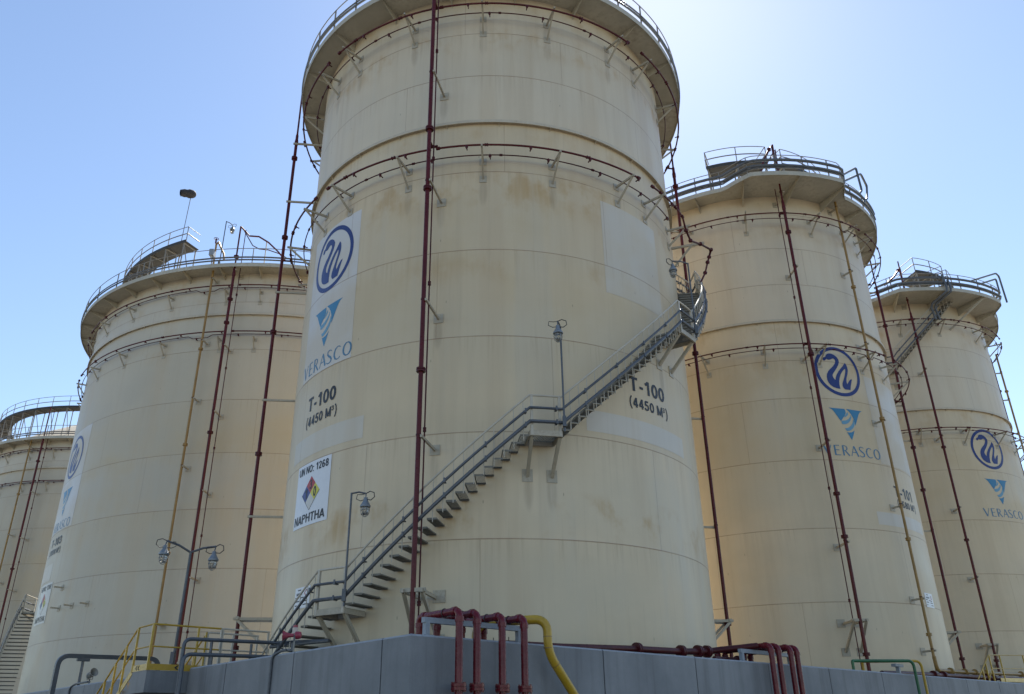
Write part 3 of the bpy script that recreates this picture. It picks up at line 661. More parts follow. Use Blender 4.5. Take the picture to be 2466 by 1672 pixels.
riser('red riser left of the swan emblem on the tank beside the nearest', '101', 3.1, 1.1, .3, 27.3, .072, M['red'], (26.03, 21.77, 17.32, 13.06, 8.68), (23.7, 17.15, 10.7, 8.9, 4.35), 5.62, (-1.35, .022, .5, 26.4), (24.96, 17.78), reduce=25.1)
riser('red riser beyond the right edge of the tank beside the nearest', '101', 89.5, 1.2, .3, 28.6, .068, M['red'], (24.6, 17.6, 15.6, 10.8), (22.4, 15.2, 12.9, 4.7), 5.9, None, (17.8,), reduce=24.4)
riser('red riser before the stair of the far right tank', '102', -5.4, .95, .3, 29.2, .068, M['red'], (26.3, 21.6, 17.32, 13.04, 9.19), (23.7, 16.6, 11.2, 4.9), 5.7, None, (25.0, 17.84), reduce=25.0)
riser('red riser against the sky at the right edge of the far right tank', '102', 85, .9, .3, 25.5, .066, M['red'], (22, 17.6, 13), (23, 19), 5.7)
riser('red riser on the front of the broad windsock tank', '103', -1.45, .85, .3, 29.3, .078, M['red'], (26.3, 21.5, 17.58, 13.26, 8.91), (27.2, 16.4, 24.4, 22.9), 5.0, (1.0, .024, .5, 29.2), None, reduce=26.0)
riser('red riser on the far tank cut by the left edge', '104', -6.1, .85, .3, 29.6, .085, M['red'], (26.6, 21.6, 17.6, 13.3, 9), (24.4, 15), 5.0, (1.4, .028, .5, 29.4), None, reduce=26.0)
OG = 'ochre drain pipes'
riser('ochre pipe crossing the capacity lettering of the tank beside the nearest', '101', 31.1, .5, 3.8, 26.55, .058, M['ochre'], (26.2, 22.42, 18.4, 14.53, 10.57, 6.63, 4.58), (21.5, 14.6, 9.1, 5.2), name='drain_pipe', cat='drain pipe', group=OG)
riser('ochre pipe on the front of the broad windsock tank', '103', -7.2, .5, 1.2, 26.55, .065, M['ochre'], (26.0, 22.0, 18.52, 14.71, 6.77), (21.5, 10.2, 15.9), name='drain_pipe', cat='drain pipe', group=OG)
riser('ochre pipe on the far tank cut by the left edge', '104', -13.2, .5, 1.2, 26.55, .07, M['ochre'], (25.9, 18, 14), (21.6, 12), name='drain_pipe', cat='drain pipe', group=OG)
riser('ochre pipe against the sky beside the far right tank', '102', 78, .9, .6, 25.4, .06, M['ochre'], (24, 22, 19.6, 17), (22.6,), name='drain_pipe', cat='drain pipe', group=OG)

# ------------------------------------------------------------------ stairs climbing the shells
def tread_mesh(r0, r1, dep):
    mb = MB(); h = dep/2
    for i in range(8):
        xx = -h+.012+i*(dep-.024)/7; mb.beam((xx, -r0, 0), (xx, -r1, 0), .006, .032)
    for rr in (r0+.01, r1-.01): mb.beam((-h, -rr, -.004), (h, -rr, -.004), .012, .05)
    mb.beam((-h-.006, -r0, -.005), (-h-.006, -r1, -.005), .014, .055)
    return mb
def stair(label, key, segs, r_in, r_out, rail_to=True, zig_from=-999, braces=True, conduit_label=None, group='steel stairs winding round the tanks', cond_range=None):
    x, y, R = TX[key]; t = thing('spiral_stair', label, 'staircase', (x, y, 0), group)
    r0, r1 = R+r_in, R+r_out
    floor = []                                   # (theta, floor height) for the rails
    tm = shared(('tread', key), lambda: tread_mesh(r0, r1, .255), M['grate']); zig = []
    for kind, a, b, za, zb in segs:
        if kind == 'flight':
            n = round(abs(zb-za)/.2237); floor += [(a, za), (b, zb)]
            for i in range(n):
                q = a+(b-a)*(i+.5)/n; z = za+(zb-za)*(i+.5)/n
                spot('tread', tm, t, (0, 0, z), (0, 0, rad(q)))
                lpart('side_plate', MB().beam(cyl(q-.8*(b-a)/abs(b-a), R+.004, z-.01), cyl(q+.8*(b-a)/abs(b-a), R+.004, z-.01), .012, .07, cyl(q, 1, 0)), M['steel'], t) if key == '100' else None
            if za >= zig_from:
                pts = []
                for i in range(n):
                    q0, q1 = a+(b-a)*i/n, a+(b-a)*(i+1)/n; zz = za+(zb-za)*(i+.5)/n
                    pts += [cyl(q0, r1+.02, zz-.03), cyl(q1, r1+.02, zz-.03)]
                lpart('stringer', MB().tube(pts, .018, 5), M['steel'], t)
        else:
            floor += [(a, za), (b, za)]
            mb = MB()
            k = int((b-a)/.33)
            for i in range(k+1):
                q = a+(b-a)*i/k; mb.beam(cyl(q, r0, za), cyl(q, r1, za), .008, .035)
            l = lpart('landing', mb, M['grate'], t)
            lpart('edge_channel', MB().ringseg(a, b, r1-.01, r1+.05, za-.13, za+.03, 1).ringseg(a, b, r0-.02, r0+.03, za-.13, za+.02, 1).beam(cyl(a, r0, za-.06), cyl(a, r1, za-.06), .04, .14).beam(cyl(b, r0, za-.06), cyl(b, r1, za-.06), .04, .14), M['steel'], l)
            for q in (a+.4, b-.4):
                lpart('brace', MB().beam(cyl(q, R+.01, za-1.0), cyl(q, r1-.06, za-.12), .09, .09).beam(cyl(q, R+.01, za-1.16), cyl(q, R+.01, za-.8), .3, .02, cyl(q, 1, 0)), M['steel'], l)
                lpart('landing_post', MB().beam(cyl(q, r1+.02, za-.1), cyl(q, r1+.02, za+1.03), .07, .07, cyl(q, 1, 0)), M['rail'], l)
    floor.sort(); ff = lerp_fn(floor)
    a, b = floor[0][0], floor[-1][0]
    pts = []; qs = sorted(set([a+(b-a)*i/int((b-a)/1.5) for i in range(int((b-a)/1.5)+1)]+[f[0] for f in floor]))
    hr = lpart('handrail', MB().tube([cyl(q, r1+.02, ff(q)+1.05) for q in qs], .029, 8), M['rail'], t)
    step = .27/((r1)*rad(1)); q = a
    while q < b:
        flat_ = any(k == 'landing' and s-.2 < q < e+.2 for k, s, e, *_ in segs)
        if not flat_: lpart('baluster', MB().tube([cyl(q, r1+.02, ff(q)-.12), cyl(q, r1+.02, ff(q)+1.05)], .013, 5), M['rail'], hr)
        q += step
    if conduit_label:
        c0, c1 = cond_range or (a, b)
        qq = [q for q in qs if c0 <= q <= c1]
        for lab, dz, w, rr in ((conduit_label[0], .26, .10, .075), (conduit_label[1], .66, .075, .06)):
            c = thing('cable_conduit', lab, 'cable conduit', (x, y, 0), 'dark conduits along the stair')
            lpart('duct', MB().tube([cyl(q, r1+.10, ff(q)+dz) for q in qq], w/2, 8), M['dark'], c)
            for q in qq[2::5]:
                lpart('clip', MB().beam(cyl(q, r1, ff(q)+dz-.04), cyl(q, r1+.17, ff(q)+dz-.04), .06, .03).beam(cyl(q, r1+.15, ff(q)+dz-.06), cyl(q, r1+.15, ff(q)+dz+.07), .05, .02, cyl(q, 1, 0)), M['dark'], c)
    return t, ff, r1
st, ff100, r1_100 = stair('long pale stair spiralling up the nearest tank past three landings', '100',
    [('flight', -66, -33.5, .65, 4.72), ('landing', -33.5, -26.4, 4.72, 0), ('flight', -26.4, 8.4, 4.72, 9.2), ('landing', 8.4, 14.7, 9.2, 0), ('flight', 14.7, 49, 9.2, 13.6),
     ('landing', 49, 56.2, 13.6, 0), ('flight', 56.2, 88, 13.6, 17.7), ('landing', 88, 95, 17.7, 0), ('flight', 95, 162, 17.7, 26.5)], .08, .92, zig_from=9.0,
    conduit_label=('thick dark conduit along the lower edge of the long stair', 'thinner dark conduit halfway up the rail of the long stair'), cond_range=(-45, 130))
# solid mesh guard on the upper turn
x, y, R = TX['100']
mb = MB()
for q in range(57, 90, 2): mb.tube([cyl(q, r1_100+.03, ff100(q)-.1), cyl(q, r1_100+.03, ff100(q)+.6)], .012, 5)
for k_ in range(5): mb.tube([cyl(q, r1_100+.03, ff100(q)-.05+.16*k_) for q in range(56, 91, 2)], .012, 5)
lpart('mesh_guard', mb, M['rail'], st)
stair('grey stair slanting up to the gallery of the far right tank', '102', [('landing', -48, -42, 18.4, 0), ('flight', -42, -22, 18.4, 21.2), ('landing', -22, -16.2, 21.9, 0), ('flight', -16.2, 16.5, 21.95, 26.5)], .08, .92, zig_from=0,
      conduit_label=('grey conduit at the foot of the rail of the far right stair', 'upper grey conduit on the rail of the far right stair'), cond_range=(-22, 8))
stair('pale stair seen edge on at the left of the broad tank', '103', [('flight', -78, -54, 9.0, 1.6), ('landing', -85, -78, 9.0, 0)], .25, 1.35, zig_from=99,
      conduit_label=('dark conduit beside the edge on stair at the photo left', 'thin conduit beside the edge on stair at the photo left'))
x, y, R = TX['102']; lpart('gallery_brace', MB().beam(cyl(17.2, R, 24.8), cyl(27, R+1.9, 26.5), .09, .09), M['steel'], t102)
# conduits dropping from the far right gallery to the stair
x, y, R = TX['102']
for i, (dq, lab) in enumerate(((0, 'left of two bent conduits dropping from the far right gallery'), (1.7, 'right of two bent conduits dropping from the far right gallery'))):
    t = thing('bent_conduit', lab, 'cable conduit', (x, y, 0), 'bent conduits below the far right gallery')
    lpart('duct', MB().tube([cyl(7+dq, R+2.15, 27.5-.35*i), cyl(7.6+dq, R+2.15, 26.6), cyl(7.4+dq, R+2.12, 26.35), cyl(3.8+dq, R+1.25, 25.9), cyl(3.6+dq, R+1.1, 25.7), cyl(4.8+dq, R+1.02, 24.9)], .075, 8), M['dark'], t)

# ------------------------------------------------------------------ bulkhead lamps
def lamp_head(parent, p, s=1.15, name='lamp'):
    p = V(p)
    h = part(name, MB().lathe([(.02*s, .0), (.045*s, -.01*s), (.05*s, -.07*s), (.075*s, -.12*s), (.115*s, -.19*s), (.125*s, -.2*s), (.125*s, -.235*s), (.10*s, -.25*s)], 16).move(p), M['lampgrey'], parent)
    part('globe', MB().lathe([(.085*s, -.25*s), (.088*s, -.31*s), (.075*s, -.38*s), (.04*s, -.42*s), (.005*s, -.43*s)], 12).move(p), M['glass'], h)
    mb = MB()
    for i in range(6):
        a = i*pi/3; mb.tube([p+V((cos(a)*r*s, sin(a)*r*s, z*s)) for r, z in ((.1, -.25), (.103, -.33), (.085, -.41), (.03, -.46), (.0, -.465))], .006*s, 4)
    for r, z in ((.105, -.31), (.09, -.4)): mb.tube([p+V((cos(i*pi/8)*r*s, sin(i*pi/8)*r*s, z*s)) for i in range(16)], .006*s, 4, closed=True)
    part('guard', mb, M['lampgrey'], h)
    return h
def lamp_post(label, base, top, arms, r=.028, group='caged lamps on bent posts'):
    t = thing('lamp_post', label, 'lamp', base, group)
    base, top = V(base), V(top)
    part('pole', MB().tube([base, top], r, 8), M['dark'], t)
    part('junction_box', MB().beam(base+V((0, -.05, .12)), base+V((0, -.05, .42)), .13, .1), M['dark'], t)
    for end, head in arms:
        end = V(end); mid = (end+top)/2+V((0, 0, .03))
        part('arm', MB().tube([top-V((0, 0, .02)), mid, end], r*.85, 8), M['dark'], t)
        hd = V(head)
        part('hanger', MB().tube([end, hd], .016, 6), M['dark'], t)
        sd = (end-top); sd.z = 0; sd = sd.normalized() if sd.length > .3 and abs(sd.normalized().x) > .5 else V((1, 0, 0))
        part('cable', MB().tube([end, end+sd*.12+V((0, -.02, .05)), end+sd*.24+V((0, -.03, .0)), end+sd*.26+V((0, -.03, -.12)), end+sd*.16+V((0, -.03, -.2)), hd+V((0, 0, -.05))], .013, 5).tube([end, end-sd*.12+V((0, -.03, -.03)), end-sd*.25+V((0, -.04, -.02)), end-sd*.27+V((0, -.04, -.14)), end-sd*.15+V((0, -.03, -.2)), hd+V((0, 0, -.05))], .011, 5), M['cable'], t)
        lamp_head(t, hd)
    return t
O = V((*TX['100'][:2], 0)); R = TX['100'][2]
def P100(th, off, z): return O+cyl(th, R+off, z)
def radial(th): return cyl(th, 1, 0)
p = P100(-26.1, 1.05, 7.73); e = p+V((.42, -.12, -.06))
lamp_post('caged lamp on a bent post by the lowest landing of the long stair', P100(-26.1, 1.05, 4.75), p, [(e, e-V((0, 0, .1)))])
p = P100(14.95, 1.05, 12.41); e = p+V((-.10, -.42, -.04))
lamp_post('caged lamp on a bent post at the middle landing of the long stair', P100(14.95, 1.05, 9.2), p, [(e, e-V((0, 0, .12)))])
p = P100(55.7, 1.05, 16.5); e = p+V((-.62, -.35, -.12))
lamp_post('caged lamp reaching out over the spiral turn of the stair', P100(55.7, 1.05, 13.6), p, [(e, e-V((0, 0, .12)))])
b_ = V((-9.232, 23.621, 3.42))
lamp_post('twin headed lamp post rising from the grey wall by the yellow steps', b_, (-9.19, 23.62, 6.52), [((-9.80, 23.35, 6.78), (-9.82, 23.33, 6.66)), ((-8.45, 23.5, 6.63), (-8.47, 23.48, 6.50))], r=.037)
lamp_post('small lamp on a thin mast at the broad tank roof edge', (-17.05, 41.6, 26.6), (-17.0, 41.55, 29.85), [((-16.55, 41.45, 29.5), (-16.53, 41.45, 29.42))], r=.03)

# ------------------------------------------------------------------ windsock, roof valve, spray arch
O3 = V((*TX['103'][:2], 0)); R3 = TX['103'][2]
bs = O3+cyl(-23.6, 12.72, 30.0)
t = thing('windsock', 'dark windsock on a thin mast above the broad tank', 'windsock', bs)
tp = bs+V((.1, 0, 3.75)); part('mast', MB().tube([bs, tp], .022, 6), M['dark'], t)
d = V((-.80, -.55, -.22)).normalized(); c0 = tp+V((.18, .1, .05))
sk = MB().tube([c0-d*.08, c0-d*.02, c0+d*.12, c0+d*.35, c0+d*.5, c0+d*.66, c0+d*.9], [.08, .19, .27, .30, .25, .27, .20], 14)
sk.f = sk.f[:-1]
part('sock', sk, M['sock'], t)
part('hoop', MB().tube([c0+d*.68+V((0, 0, .225*sin(i*pi/8)))+V((d.y, -d.x, 0)).normalized()*.225*cos(i*pi/8) for i in range(16)], .014, 5, closed=True).tube([c0+d*.7+V((0, 0, -.2)), c0+d*.86+V((0, 0, -.3))], .014, 5), M['dark'], t)
t = thing('foam_valve', 'ochre and red pipe stub with a valve on the broad tank roof', 'valve', (-17.3, 41.7, 26.6))
part('pipe', MB().tube([(-17.45, 41.75, 26.6), (-17.47, 41.75, 28.35), (-17.35, 41.75, 28.5), (-16.95, 41.8, 27.7), (-16.9, 41.85, 27.3)], .06, 8), M['ochre'], t)
part('wheel', MB().tube([V((-17.5, 41.7, 28.72))+V((.13*cos(i*pi/6), .13*sin(i*pi/6), 0)) for i in range(12)], .02, 5, closed=True).tube([(-17.5, 41.7, 28.4), (-17.5, 41.7, 28.72)], .05, 8), M['red'], t)
part('control_box', MB().beam((-17.45, 41.35, 27.28), (-17.45, 41.35, 27.68), .4, .25), M['blue'], t)
pp = O3+cyl(-1.45, R3+.85, 29.3)
t = thing('spray_arch', 'thin red pipes arching over the broad tank roof', 'spray pipe', pp)
part('pipe', MB().tube([pp, pp+V((.25, .3, -.2))]+[O3+cyl(q, 14.0, z) for q, z in ((.2, 28.95), (2.5, 28.9), (5, 28.5), (7.5, 27.9), (9.5, 27.3))], .05, 8), M['red'], t)
part('thin_pipe', MB().tube([pp+V((.15, .2, -.15)), pp+V((.75, .3, -1.15))]+[O3+cyl(q, 13.9, z) for q, z in ((2.8, 28.1), (5, 28.05), (8, 27.8), (10, 27.5))], .03, 6), M['redd'], t)
part('stay', MB().beam(O3+cyl(4.5, 13.95, 26.7), O3+cyl(4.5, 13.95, 28.6), .05, .05), M['rail'], t)

for key, lab, pts, br in (('101', 'thin red pipes peaking above the roof of the tank beside the nearest', [(13.95, 35.2, 26.6), (13.94, 35.2, 29.8), (13.72, 35.15, 29.49), (13.3, 35.1, 28.7), (13.1, 35.4, 28.0)], [(14.02, 35.25, 26.6), (14.08, 35.25, 29.55), (13.9, 35.25, 29.3), (13.5, 35.2, 28.6)]),
                         ('102', 'thin red pipes peaking above the roof of the far right tank', [(25.42, 46.95, 26.7), (25.43, 46.95, 29.0), (25.27, 46.9, 28.83), (24.9, 46.9, 28.34), (24.3, 47.2, 27.9)], [(24.63, 47, 26.8), (24.65, 47, 28.4)])):
    t = thing('spray_arch', lab, 'spray pipe', pts[0]); part('pipe', MB().tube(pts, .06, 8), M['redd'], t); part('thin_pipe', MB().tube(br, .03, 6), M['redd'], t)
    part('joint', MB().lathe([(.02, -.1), (.1, -.07), (.1, .07), (.02, .1)], 10).move(pts[2]), M['redd'], t)
def loops(key, lab, sets, off, r):
    x, y, R = TX[key]; t = thing('conduit_loop', lab, 'cable conduit', V((x, y, 0))+cyl(sets[0][0][0], R+off, sets[0][0][1]), 'conduit loops at the gallery ends')
    for st_ in sets: part('duct', MB().tube(elbow_path([V((x, y, 0))+cyl(q, R+o_, z) for q, z, o_ in st_], .18, 4), r, 8), M['dark'], t)
loops('101', 'dark conduit loops standing at the right end of the widened gallery', [[(33, 28.0, 1.1), (45.3, 29.25, 1.1), (46.1, 27.8, 1.1), (42.5, 27.35, 1.1)], [(33, 27.6, 1.1), (49.8, 29.2, 1.1), (57, 28.95, 1.1), (51, 27.65, 1.1), (45, 27.0, 1.1)]], 1.1, .06)
loops('102', 'dark conduit loops standing at the right end of the far right gallery', [[(20, 27.35, 2.0), (42, 28.95, 2.0), (45.4, 28.95, 2.0), (46, 27.0, 2.0)], [(25, 27.3, 2.0), (39.9, 28.4, 2.0), (39.6, 27.3, 2.0)]], 2.0, .058)
def tray_run(key, lab, th0, th1, off):
    x, y, R = TX[key]; t = thing('cable_conduit', lab, 'cable conduit', V((x, y, 0))+cyl((th0+th1)/2, R+off, 26.6), 'conduits strapped along gallery rails')
    f = wide(6.8402, -17, -8, 24, 31.5) if key == '101' else wide(7.2614, -19, -10, 39, 47)
    for z, r in ((27.32, .075), (26.98, .065)): part('duct', MB().tube([V((x, y, 0))+p for p in arc(th0, th1, lambda q: f(q)+.08, z)], r, 8), M['dark'], t)
tray_run('101', 'pair of dark conduits along the gallery rail, tank beside the nearest', -40, 60, 1)
tray_run('102', 'pair of dark conduits along the far right gallery rail', -18, 50, 1)
# ------------------------------------------------------------------ bund wall
C0 = V((-1.939, 16.0, 0)); E1 = V((.729, .6845, 0)); E2 = V((-.6845, .729, 0)); N1 = V((.6845, -.729, 0)); N2 = V((-.729, -.6845, 0)); H = 3.395
def A(s, out, z): return C0+E1*s+N1*out+V((0, 0, z))       # along the right wall, towards the viewer
def B(l, out, z): return C0+E2*l+N2*out+V((0, 0, z))       # along the left wall
wt = thing('bund_wall', 'grey painted concrete wall turning a corner before the tanks', 'wall', C0)
def wall_run(fn, joints, end, sgn):
    edges = [0.0]+joints+[end]
    for i in range(len(edges)-1):
        a, b = edges[i]+(.017 if i else 0), edges[i+1]-.017
        in0 = -.30 if i == 0 else 0
        pts = [(a, 0), (b, 0), (b, -.30), (a+.30 if i == 0 else a, -.30)]
        lo = [fn(s, o_, 0) for s, o_ in pts]; up = [fn(s, o_, H-.035) for s, o_ in pts]
        ch = [fn(s+(0.0), o_-.03 if o_ == 0 else o_+.03, H) for s, o_ in pts]
        mb = MB().add(lo+up, [(3, 2, 1, 0), (0, 1, 5, 4), (1, 2, 6, 5), (2, 3, 7, 6), (3, 0, 4, 7)])
        w = part('wall_panel', mb, M['wall'], wt, smooth=False)
        part('coping', MB().add(up+ch, [(0, 1, 5, 4), (1, 2, 6, 5), (2, 3, 7, 6), (3, 0, 4, 7), (4, 5, 6, 7)]), M['coping'], wt, smooth=False)
    for j in joints: part('joint_strip', MB().beam(fn(j, -.15, 0), fn(j, -.15, H-.06), .26, .034, fn(1, 0, 0)-fn(0, 0, 0)), M['cable'], wt, smooth=False)
wall_run(A, [2.25, 5.30, 8.75, 12.12, 15.46, 18.91, 22.38, 25.92, 29.22, 32.6, 36.0, 39.4], 60, 1)
wall_run(B, [.91, 4.24, 7.5, 10.9, 14.3, 17.7, 21.1], 50, -1)
part('mortar_patch', MB().beam(A(2.25, .004, .2), A(2.25, .004, H-.06), .10, .012, N1), M['coping'], wt)

# ------------------------------------------------------------------ pipes crossing the wall
def collar(parent, a, b, r, mat): return part('collar', MB().tube([a, b], r, 14), mat, parent)
def bolted_flange(parent, p, r, mat):
    f = part('flange', MB().lathe([(r, -.055), (r*1.95, -.055), (r*1.95, -.008), (r*1.7, -.004), (r*1.7, .004), (r*1.95, .008), (r*1.95, .055), (r, .055)], 18, cap=False).move(p), mat, parent)
    mb = MB()
    for i in range(8): q = V((cos(i*pi/4+.2), sin(i*pi/4+.2), 0))*r*1.65; mb.lathe([(.013, -.085), (.013, .085)], 6, Matrix.Translation(V(p)+q))
    part('bolts', mb, mat, f); return f
def over_wall(label, fn, s, zt, inn, r=.074, group='', zin=.5, fl=2.49, shade=M['maroon']):
    t = thing('fire_water_pipe', label, 'pipe', fn(s, .3, 0), group)
    part('pipe', MB().tube(elbow_path([fn(s, .3, 0), fn(s, .3, zt), fn(s, -inn, zt), fn(s, -inn, zin)], .13, 6), r, 14), shade, t)
    collar(t, fn(s, .3, zt-.20), fn(s, .3, zt-.11), r*1.2, shade); collar(t, fn(s, .20, zt), fn(s, .11, zt), r*1.2, shade)
    collar(t, fn(s, -inn, zt-.20), fn(s, -inn, zt-.11), r*1.2, shade); collar(t, fn(s, -inn+.20, zt), fn(s, -inn+.11, zt), r*1.2, shade)
    if fl: bolted_flange(t, fn(s, .3, fl), r, shade)
    part('u_bolt', MB().tube([fn(s, -.15, zt)+E1*(r*1.12*cos(i*pi/7))+V((0, 0, r*1.12*sin(i*pi/7))) for i in range(15)], .009, 5), M['cable'], t)
    return t
g1 = 'maroon pipes over the wall at its corner'
for s, zt, lab in ((.90, 3.84, 'maroon pipe over the wall, closest to the corner, bolted flange low down'), (1.34, 3.83, 'second maroon pipe from the wall corner, in the nearer group'),
                   (1.99, 3.82, 'third maroon pipe from the wall corner, in the nearer group'), (2.59, 3.83, 'maroon pipe beside the thick yellow bend')):
    over_wall(lab, A, s, zt, .95, .074, g1)
g2 = 'maroon pipes over the wall farther along'
for s, lab, inn in ((11.86, 'leftmost pipe of the farther maroon group over the wall', 1.42), (12.23, 'second pipe of the farther maroon group over the wall', 1.42), (12.86, 'third pipe of the farther maroon group over the wall', 1.2), (13.2, 'rightmost pipe of the farther maroon group over the wall', 1.2)):
    over_wall(lab, A, s, 3.81, inn, .076, g2, zin=.5, fl=None)
t = thing('fuel_pipe', 'thick yellow pipe bending over the wall and slanting down its face', 'pipe', A(4.6, .3, 0))
part('pipe', MB().tube(elbow_path([A(2.30, -.85, .4), A(2.30, -.85, 3.78), A(2.62, -.5, 3.84), A(3.26, .3, 3.86), A(3.26, .3, 3.2), A(4.65, .3, 1.7), A(4.65, .3, 0)], .28, 8), .092, 16), M['yellow'], t)
for a, b in ((3.50, 3.52), (3.28, 3.30), (2.97, 2.99)): collar(t, A(3.26 if a > 3.1 else 3.475, .3, a), A(3.26 if a > 3.1 else 3.458, .3, b), .0945, M['ochre'])
def frame(label, s0, s1, z, out, h=.1):
    t = thing('pipe_support', label, 'pipe support', A(s0, out, H), 'grey blue pipe supports on the wall')
    part('beam', MB().beam(A(s0-.08, out, z), A(s1+.08, out, z), .10, h), M['blue'], t)
    for s in (s0, s1):
        part('leg', MB().beam(A(s, out, H), A(s, out, z-h/2), .1, .1, E1), M['blue'], t); part('foot_plate', MB().beam(A(s-.12, out, H+.006), A(s+.12, out, H+.006), .2, .012), M['blue'], t)
frame('grey blue frame carrying the maroon pipes by the corner', .46, 2.86, 3.68, -.15)
frame('grey blue frame carrying the farther maroon pipes', 11.1, 13.55, 3.66, -.15)
t = thing('anchor_bolts', 'bare anchor bolts sticking up from the wall top', 'bolts', A(2.5, -.15, H))
part('base_plate', MB().beam(A(2.38, -.17, H+.008), A(2.68, -.17, H+.008), .2, .015), M['blue'], t)
for s, h in ((2.18, .07), (2.6, .11), (2.63, .03)): part('bolt', MB().tube([A(s, -.17, H-.01), A(s, -.17, H+h)], .009, 5), M['cable'], t)
t = thing('header_pipe', 'long rusty red header pipe lying behind the wall top', 'pipe', A(5, -.8, 3.4))
part('pipe', MB().tube([A(3.0, -.8, 3.44), A(4.8, -.8, 3.47), A(7.44, -.8, 3.565), A(9.3, -.8, 3.60), A(10.5, -.8, 3.66), A(10.8, -.62, 3.70), A(11.72, -.02, 3.81)], .082, 12), M['redd'], t)
dx = (A(1, 0, 0)-A(0, 0, 0)).to_track_quat('Z', 'Y').to_euler()
for s, z in ((7.5, 3.565), (9.3, 3.60), (10.45, 3.655), (10.05, 3.64)):
    spot('flange', shared(('hflange', 1), lambda: flange_mesh(.082), M['redd']), t, A(s, -.8, z)-V(t.location), dx)
for s in (8.9, 10.0, 11.0):
    part('saddle', MB().beam(A(s-.16, -.75, 3.40), A(s+.16, -.75, 3.40), .3, .14), M['coping'], t)
t = thing('lower_header', 'dull pink pipe stub below the farther maroon group', 'pipe', A(11.3, -.9, 3.4))
part('pipe', MB().tube([A(10.9, -.9, 3.5), A(12.4, -.9, 3.52)], .07, 10), M['redd'], t); part('flange', MB().tube([A(12.0, -.9, 3.515), A(12.08, -.9, 3.516)], .12, 14), M['redd'], t)
def hoop(label, mat, s0, s1, z, r, out, grp):
    t = thing('hoop_pipe', label, 'pipe', A(s1, out, 0), grp)
    part('pipe', MB().tube(elbow_path([A(s0, -.9, .5), A(s0, -.9, z-.02), A(s0+.05, -.9, z), A(s1, out, z+.02), A(s1+.05, out, 0)], .22, 6), r, 12), mat, t); return t
hoop('green pipe looping over the wall at right', M['green'], 18.9, 21.05, 3.79, .05, .2, 'pipes looping over the wall at right')
hoop('yellow pipe looping over the wall beside the green one', M['yellow'], 19.6, 21.55, 3.80, .045, .25, 'pipes looping over the wall at right')
t = thing('pipe_stand', 'small grey stand under the green and yellow pipe loops', 'pipe support', A(20.68, -.2, H))
part('post', MB().beam(A(20.68, -.2, H), A(20.68, -.2, 3.62), .12, .1, E1), M['blue'], t); part('top_plate', MB().beam(A(20.38, -.2, 3.67), A(20.98, -.2, 3.67), .16, .09), M['blue'], t)
t = thing('header_pipe', 'ochre header pipe running behind the wall at far right', 'pipe', A(27, -1.2, 3.5))
part('pipe', MB().tube(elbow_path([A(26.45, -1.2, 4.3), A(26.5, -1.2, 3.78), A(28.8, -1.2, 3.80), A(36.4, -1.2, 3.95), A(48, -1.2, 4.1)], .2), .075, 10), M['ochre'], t)
for s, z in ((27.8, 3.79), (29.3, 3.81), (30.4, 3.83), (31.5, 3.86), (36, 3.94)): spot('flange', shared(('hflange', 2), lambda: flange_mesh(.072), M['ochre']), t, A(s, -1.2, z)-V(t.location), dx)
t = thing('header_pipe', 'dark maroon header pipe low behind the wall at far right', 'pipe', A(22, -.7, 3.4))
part('pipe', MB().tube([A(20.5, -.7, 3.45), A(22.2, -.7, 3.49), A(26.4, -.7, 3.545), A(30.6, -.7, 3.60), A(34.7, -.7, 3.68), A(46, -.7, 3.9)], .085, 10), M['redd'], t)
for s, z in ((24.8, 3.525), (25.7, 3.535), (30.2, 3.6), (30.8, 3.605)): spot('flange', shared(('hflange', 1), lambda: flange_mesh(.082), M['redd']), t, A(s, -.7, z)-V(t.location), dx)

# ------------------------------------------------------------------ yellow crossovers
def rail_line(parent, pts, mat, r=.024, name='handrail'): return part(name, MB().tube(elbow_path(pts, .05, 3), r, 8), mat, parent)
def posts(parent, lst, mat, w=.05):
    for a, b in lst: part('post', MB().beam(a, b, w, w, E2), mat, parent)
DZ = 3.32; l0, l1, ro = 9.62, 10.66, 1.10
cs = thing('crossover_steps', 'yellow railed steps climbing over the wall at left', 'steps', B(10.2, .6, 0))
part('landing_slab', MB().add([B(l, o_, z) for z in (2.78, DZ-.02) for l, o_ in ((l0, ro), (l1, ro), (l1, .0), (l0, .0))], [(3, 2, 1, 0), (4, 5, 6, 7), (0, 1, 5, 4), (1, 2, 6, 5), (2, 3, 7, 6), (3, 0, 4, 7)]), M['wall'], cs, smooth=False)
# flight descending along the wall
n = 17; run = .29; rise = .19; fl = []
mb = MB()
prof = [(l1, DZ-.06)]
for i in range(n): prof += [(l1+i*run, DZ-.06-(i+1)*rise if False else DZ-.06-i*rise-rise), (l1+(i+1)*run, DZ-.06-(i+1)*rise)]
prof += [(l1+n*run, 0), (l1+n*run-.5, 0), (l1, 2.78)]
lo = [B(l, ro-.06, max(0, z)) for l, z in prof]; up = [B(l, .05, max(0, z)) for l, z in prof]; k = len(prof)
mb.add(lo+up, [(i, (i+1) % k, (i+1) % k+k, i+k) for i in range(k)]); f1 = list(range(k)); mb.f += [tuple(f1), tuple(i+k for i in reversed(f1))]
part('flight', mb, M['wall'], cs, smooth=False)
sl = rise/run
for i in range(n): part('nosing', MB().beam(B(l1+i*run+.02, .08, DZ-.055-(i)*rise-rise*(1)), B(l1+i*run+.02, ro-.08, DZ-.055-i*rise-rise), .05, .012), M['white'], cs)
fz = lambda l: DZ-(max(0, l-l1))*sl
ye = l1+4.2
rail_line(cs, [A(.72, -9.55, DZ+1.09) if False else B(l0, -.72, DZ+1.09), B(l0, ro, DZ+1.09), B(l1-.02, ro, DZ+1.09), B(ye, ro, fz(ye)+1.09)], M['yellow'])
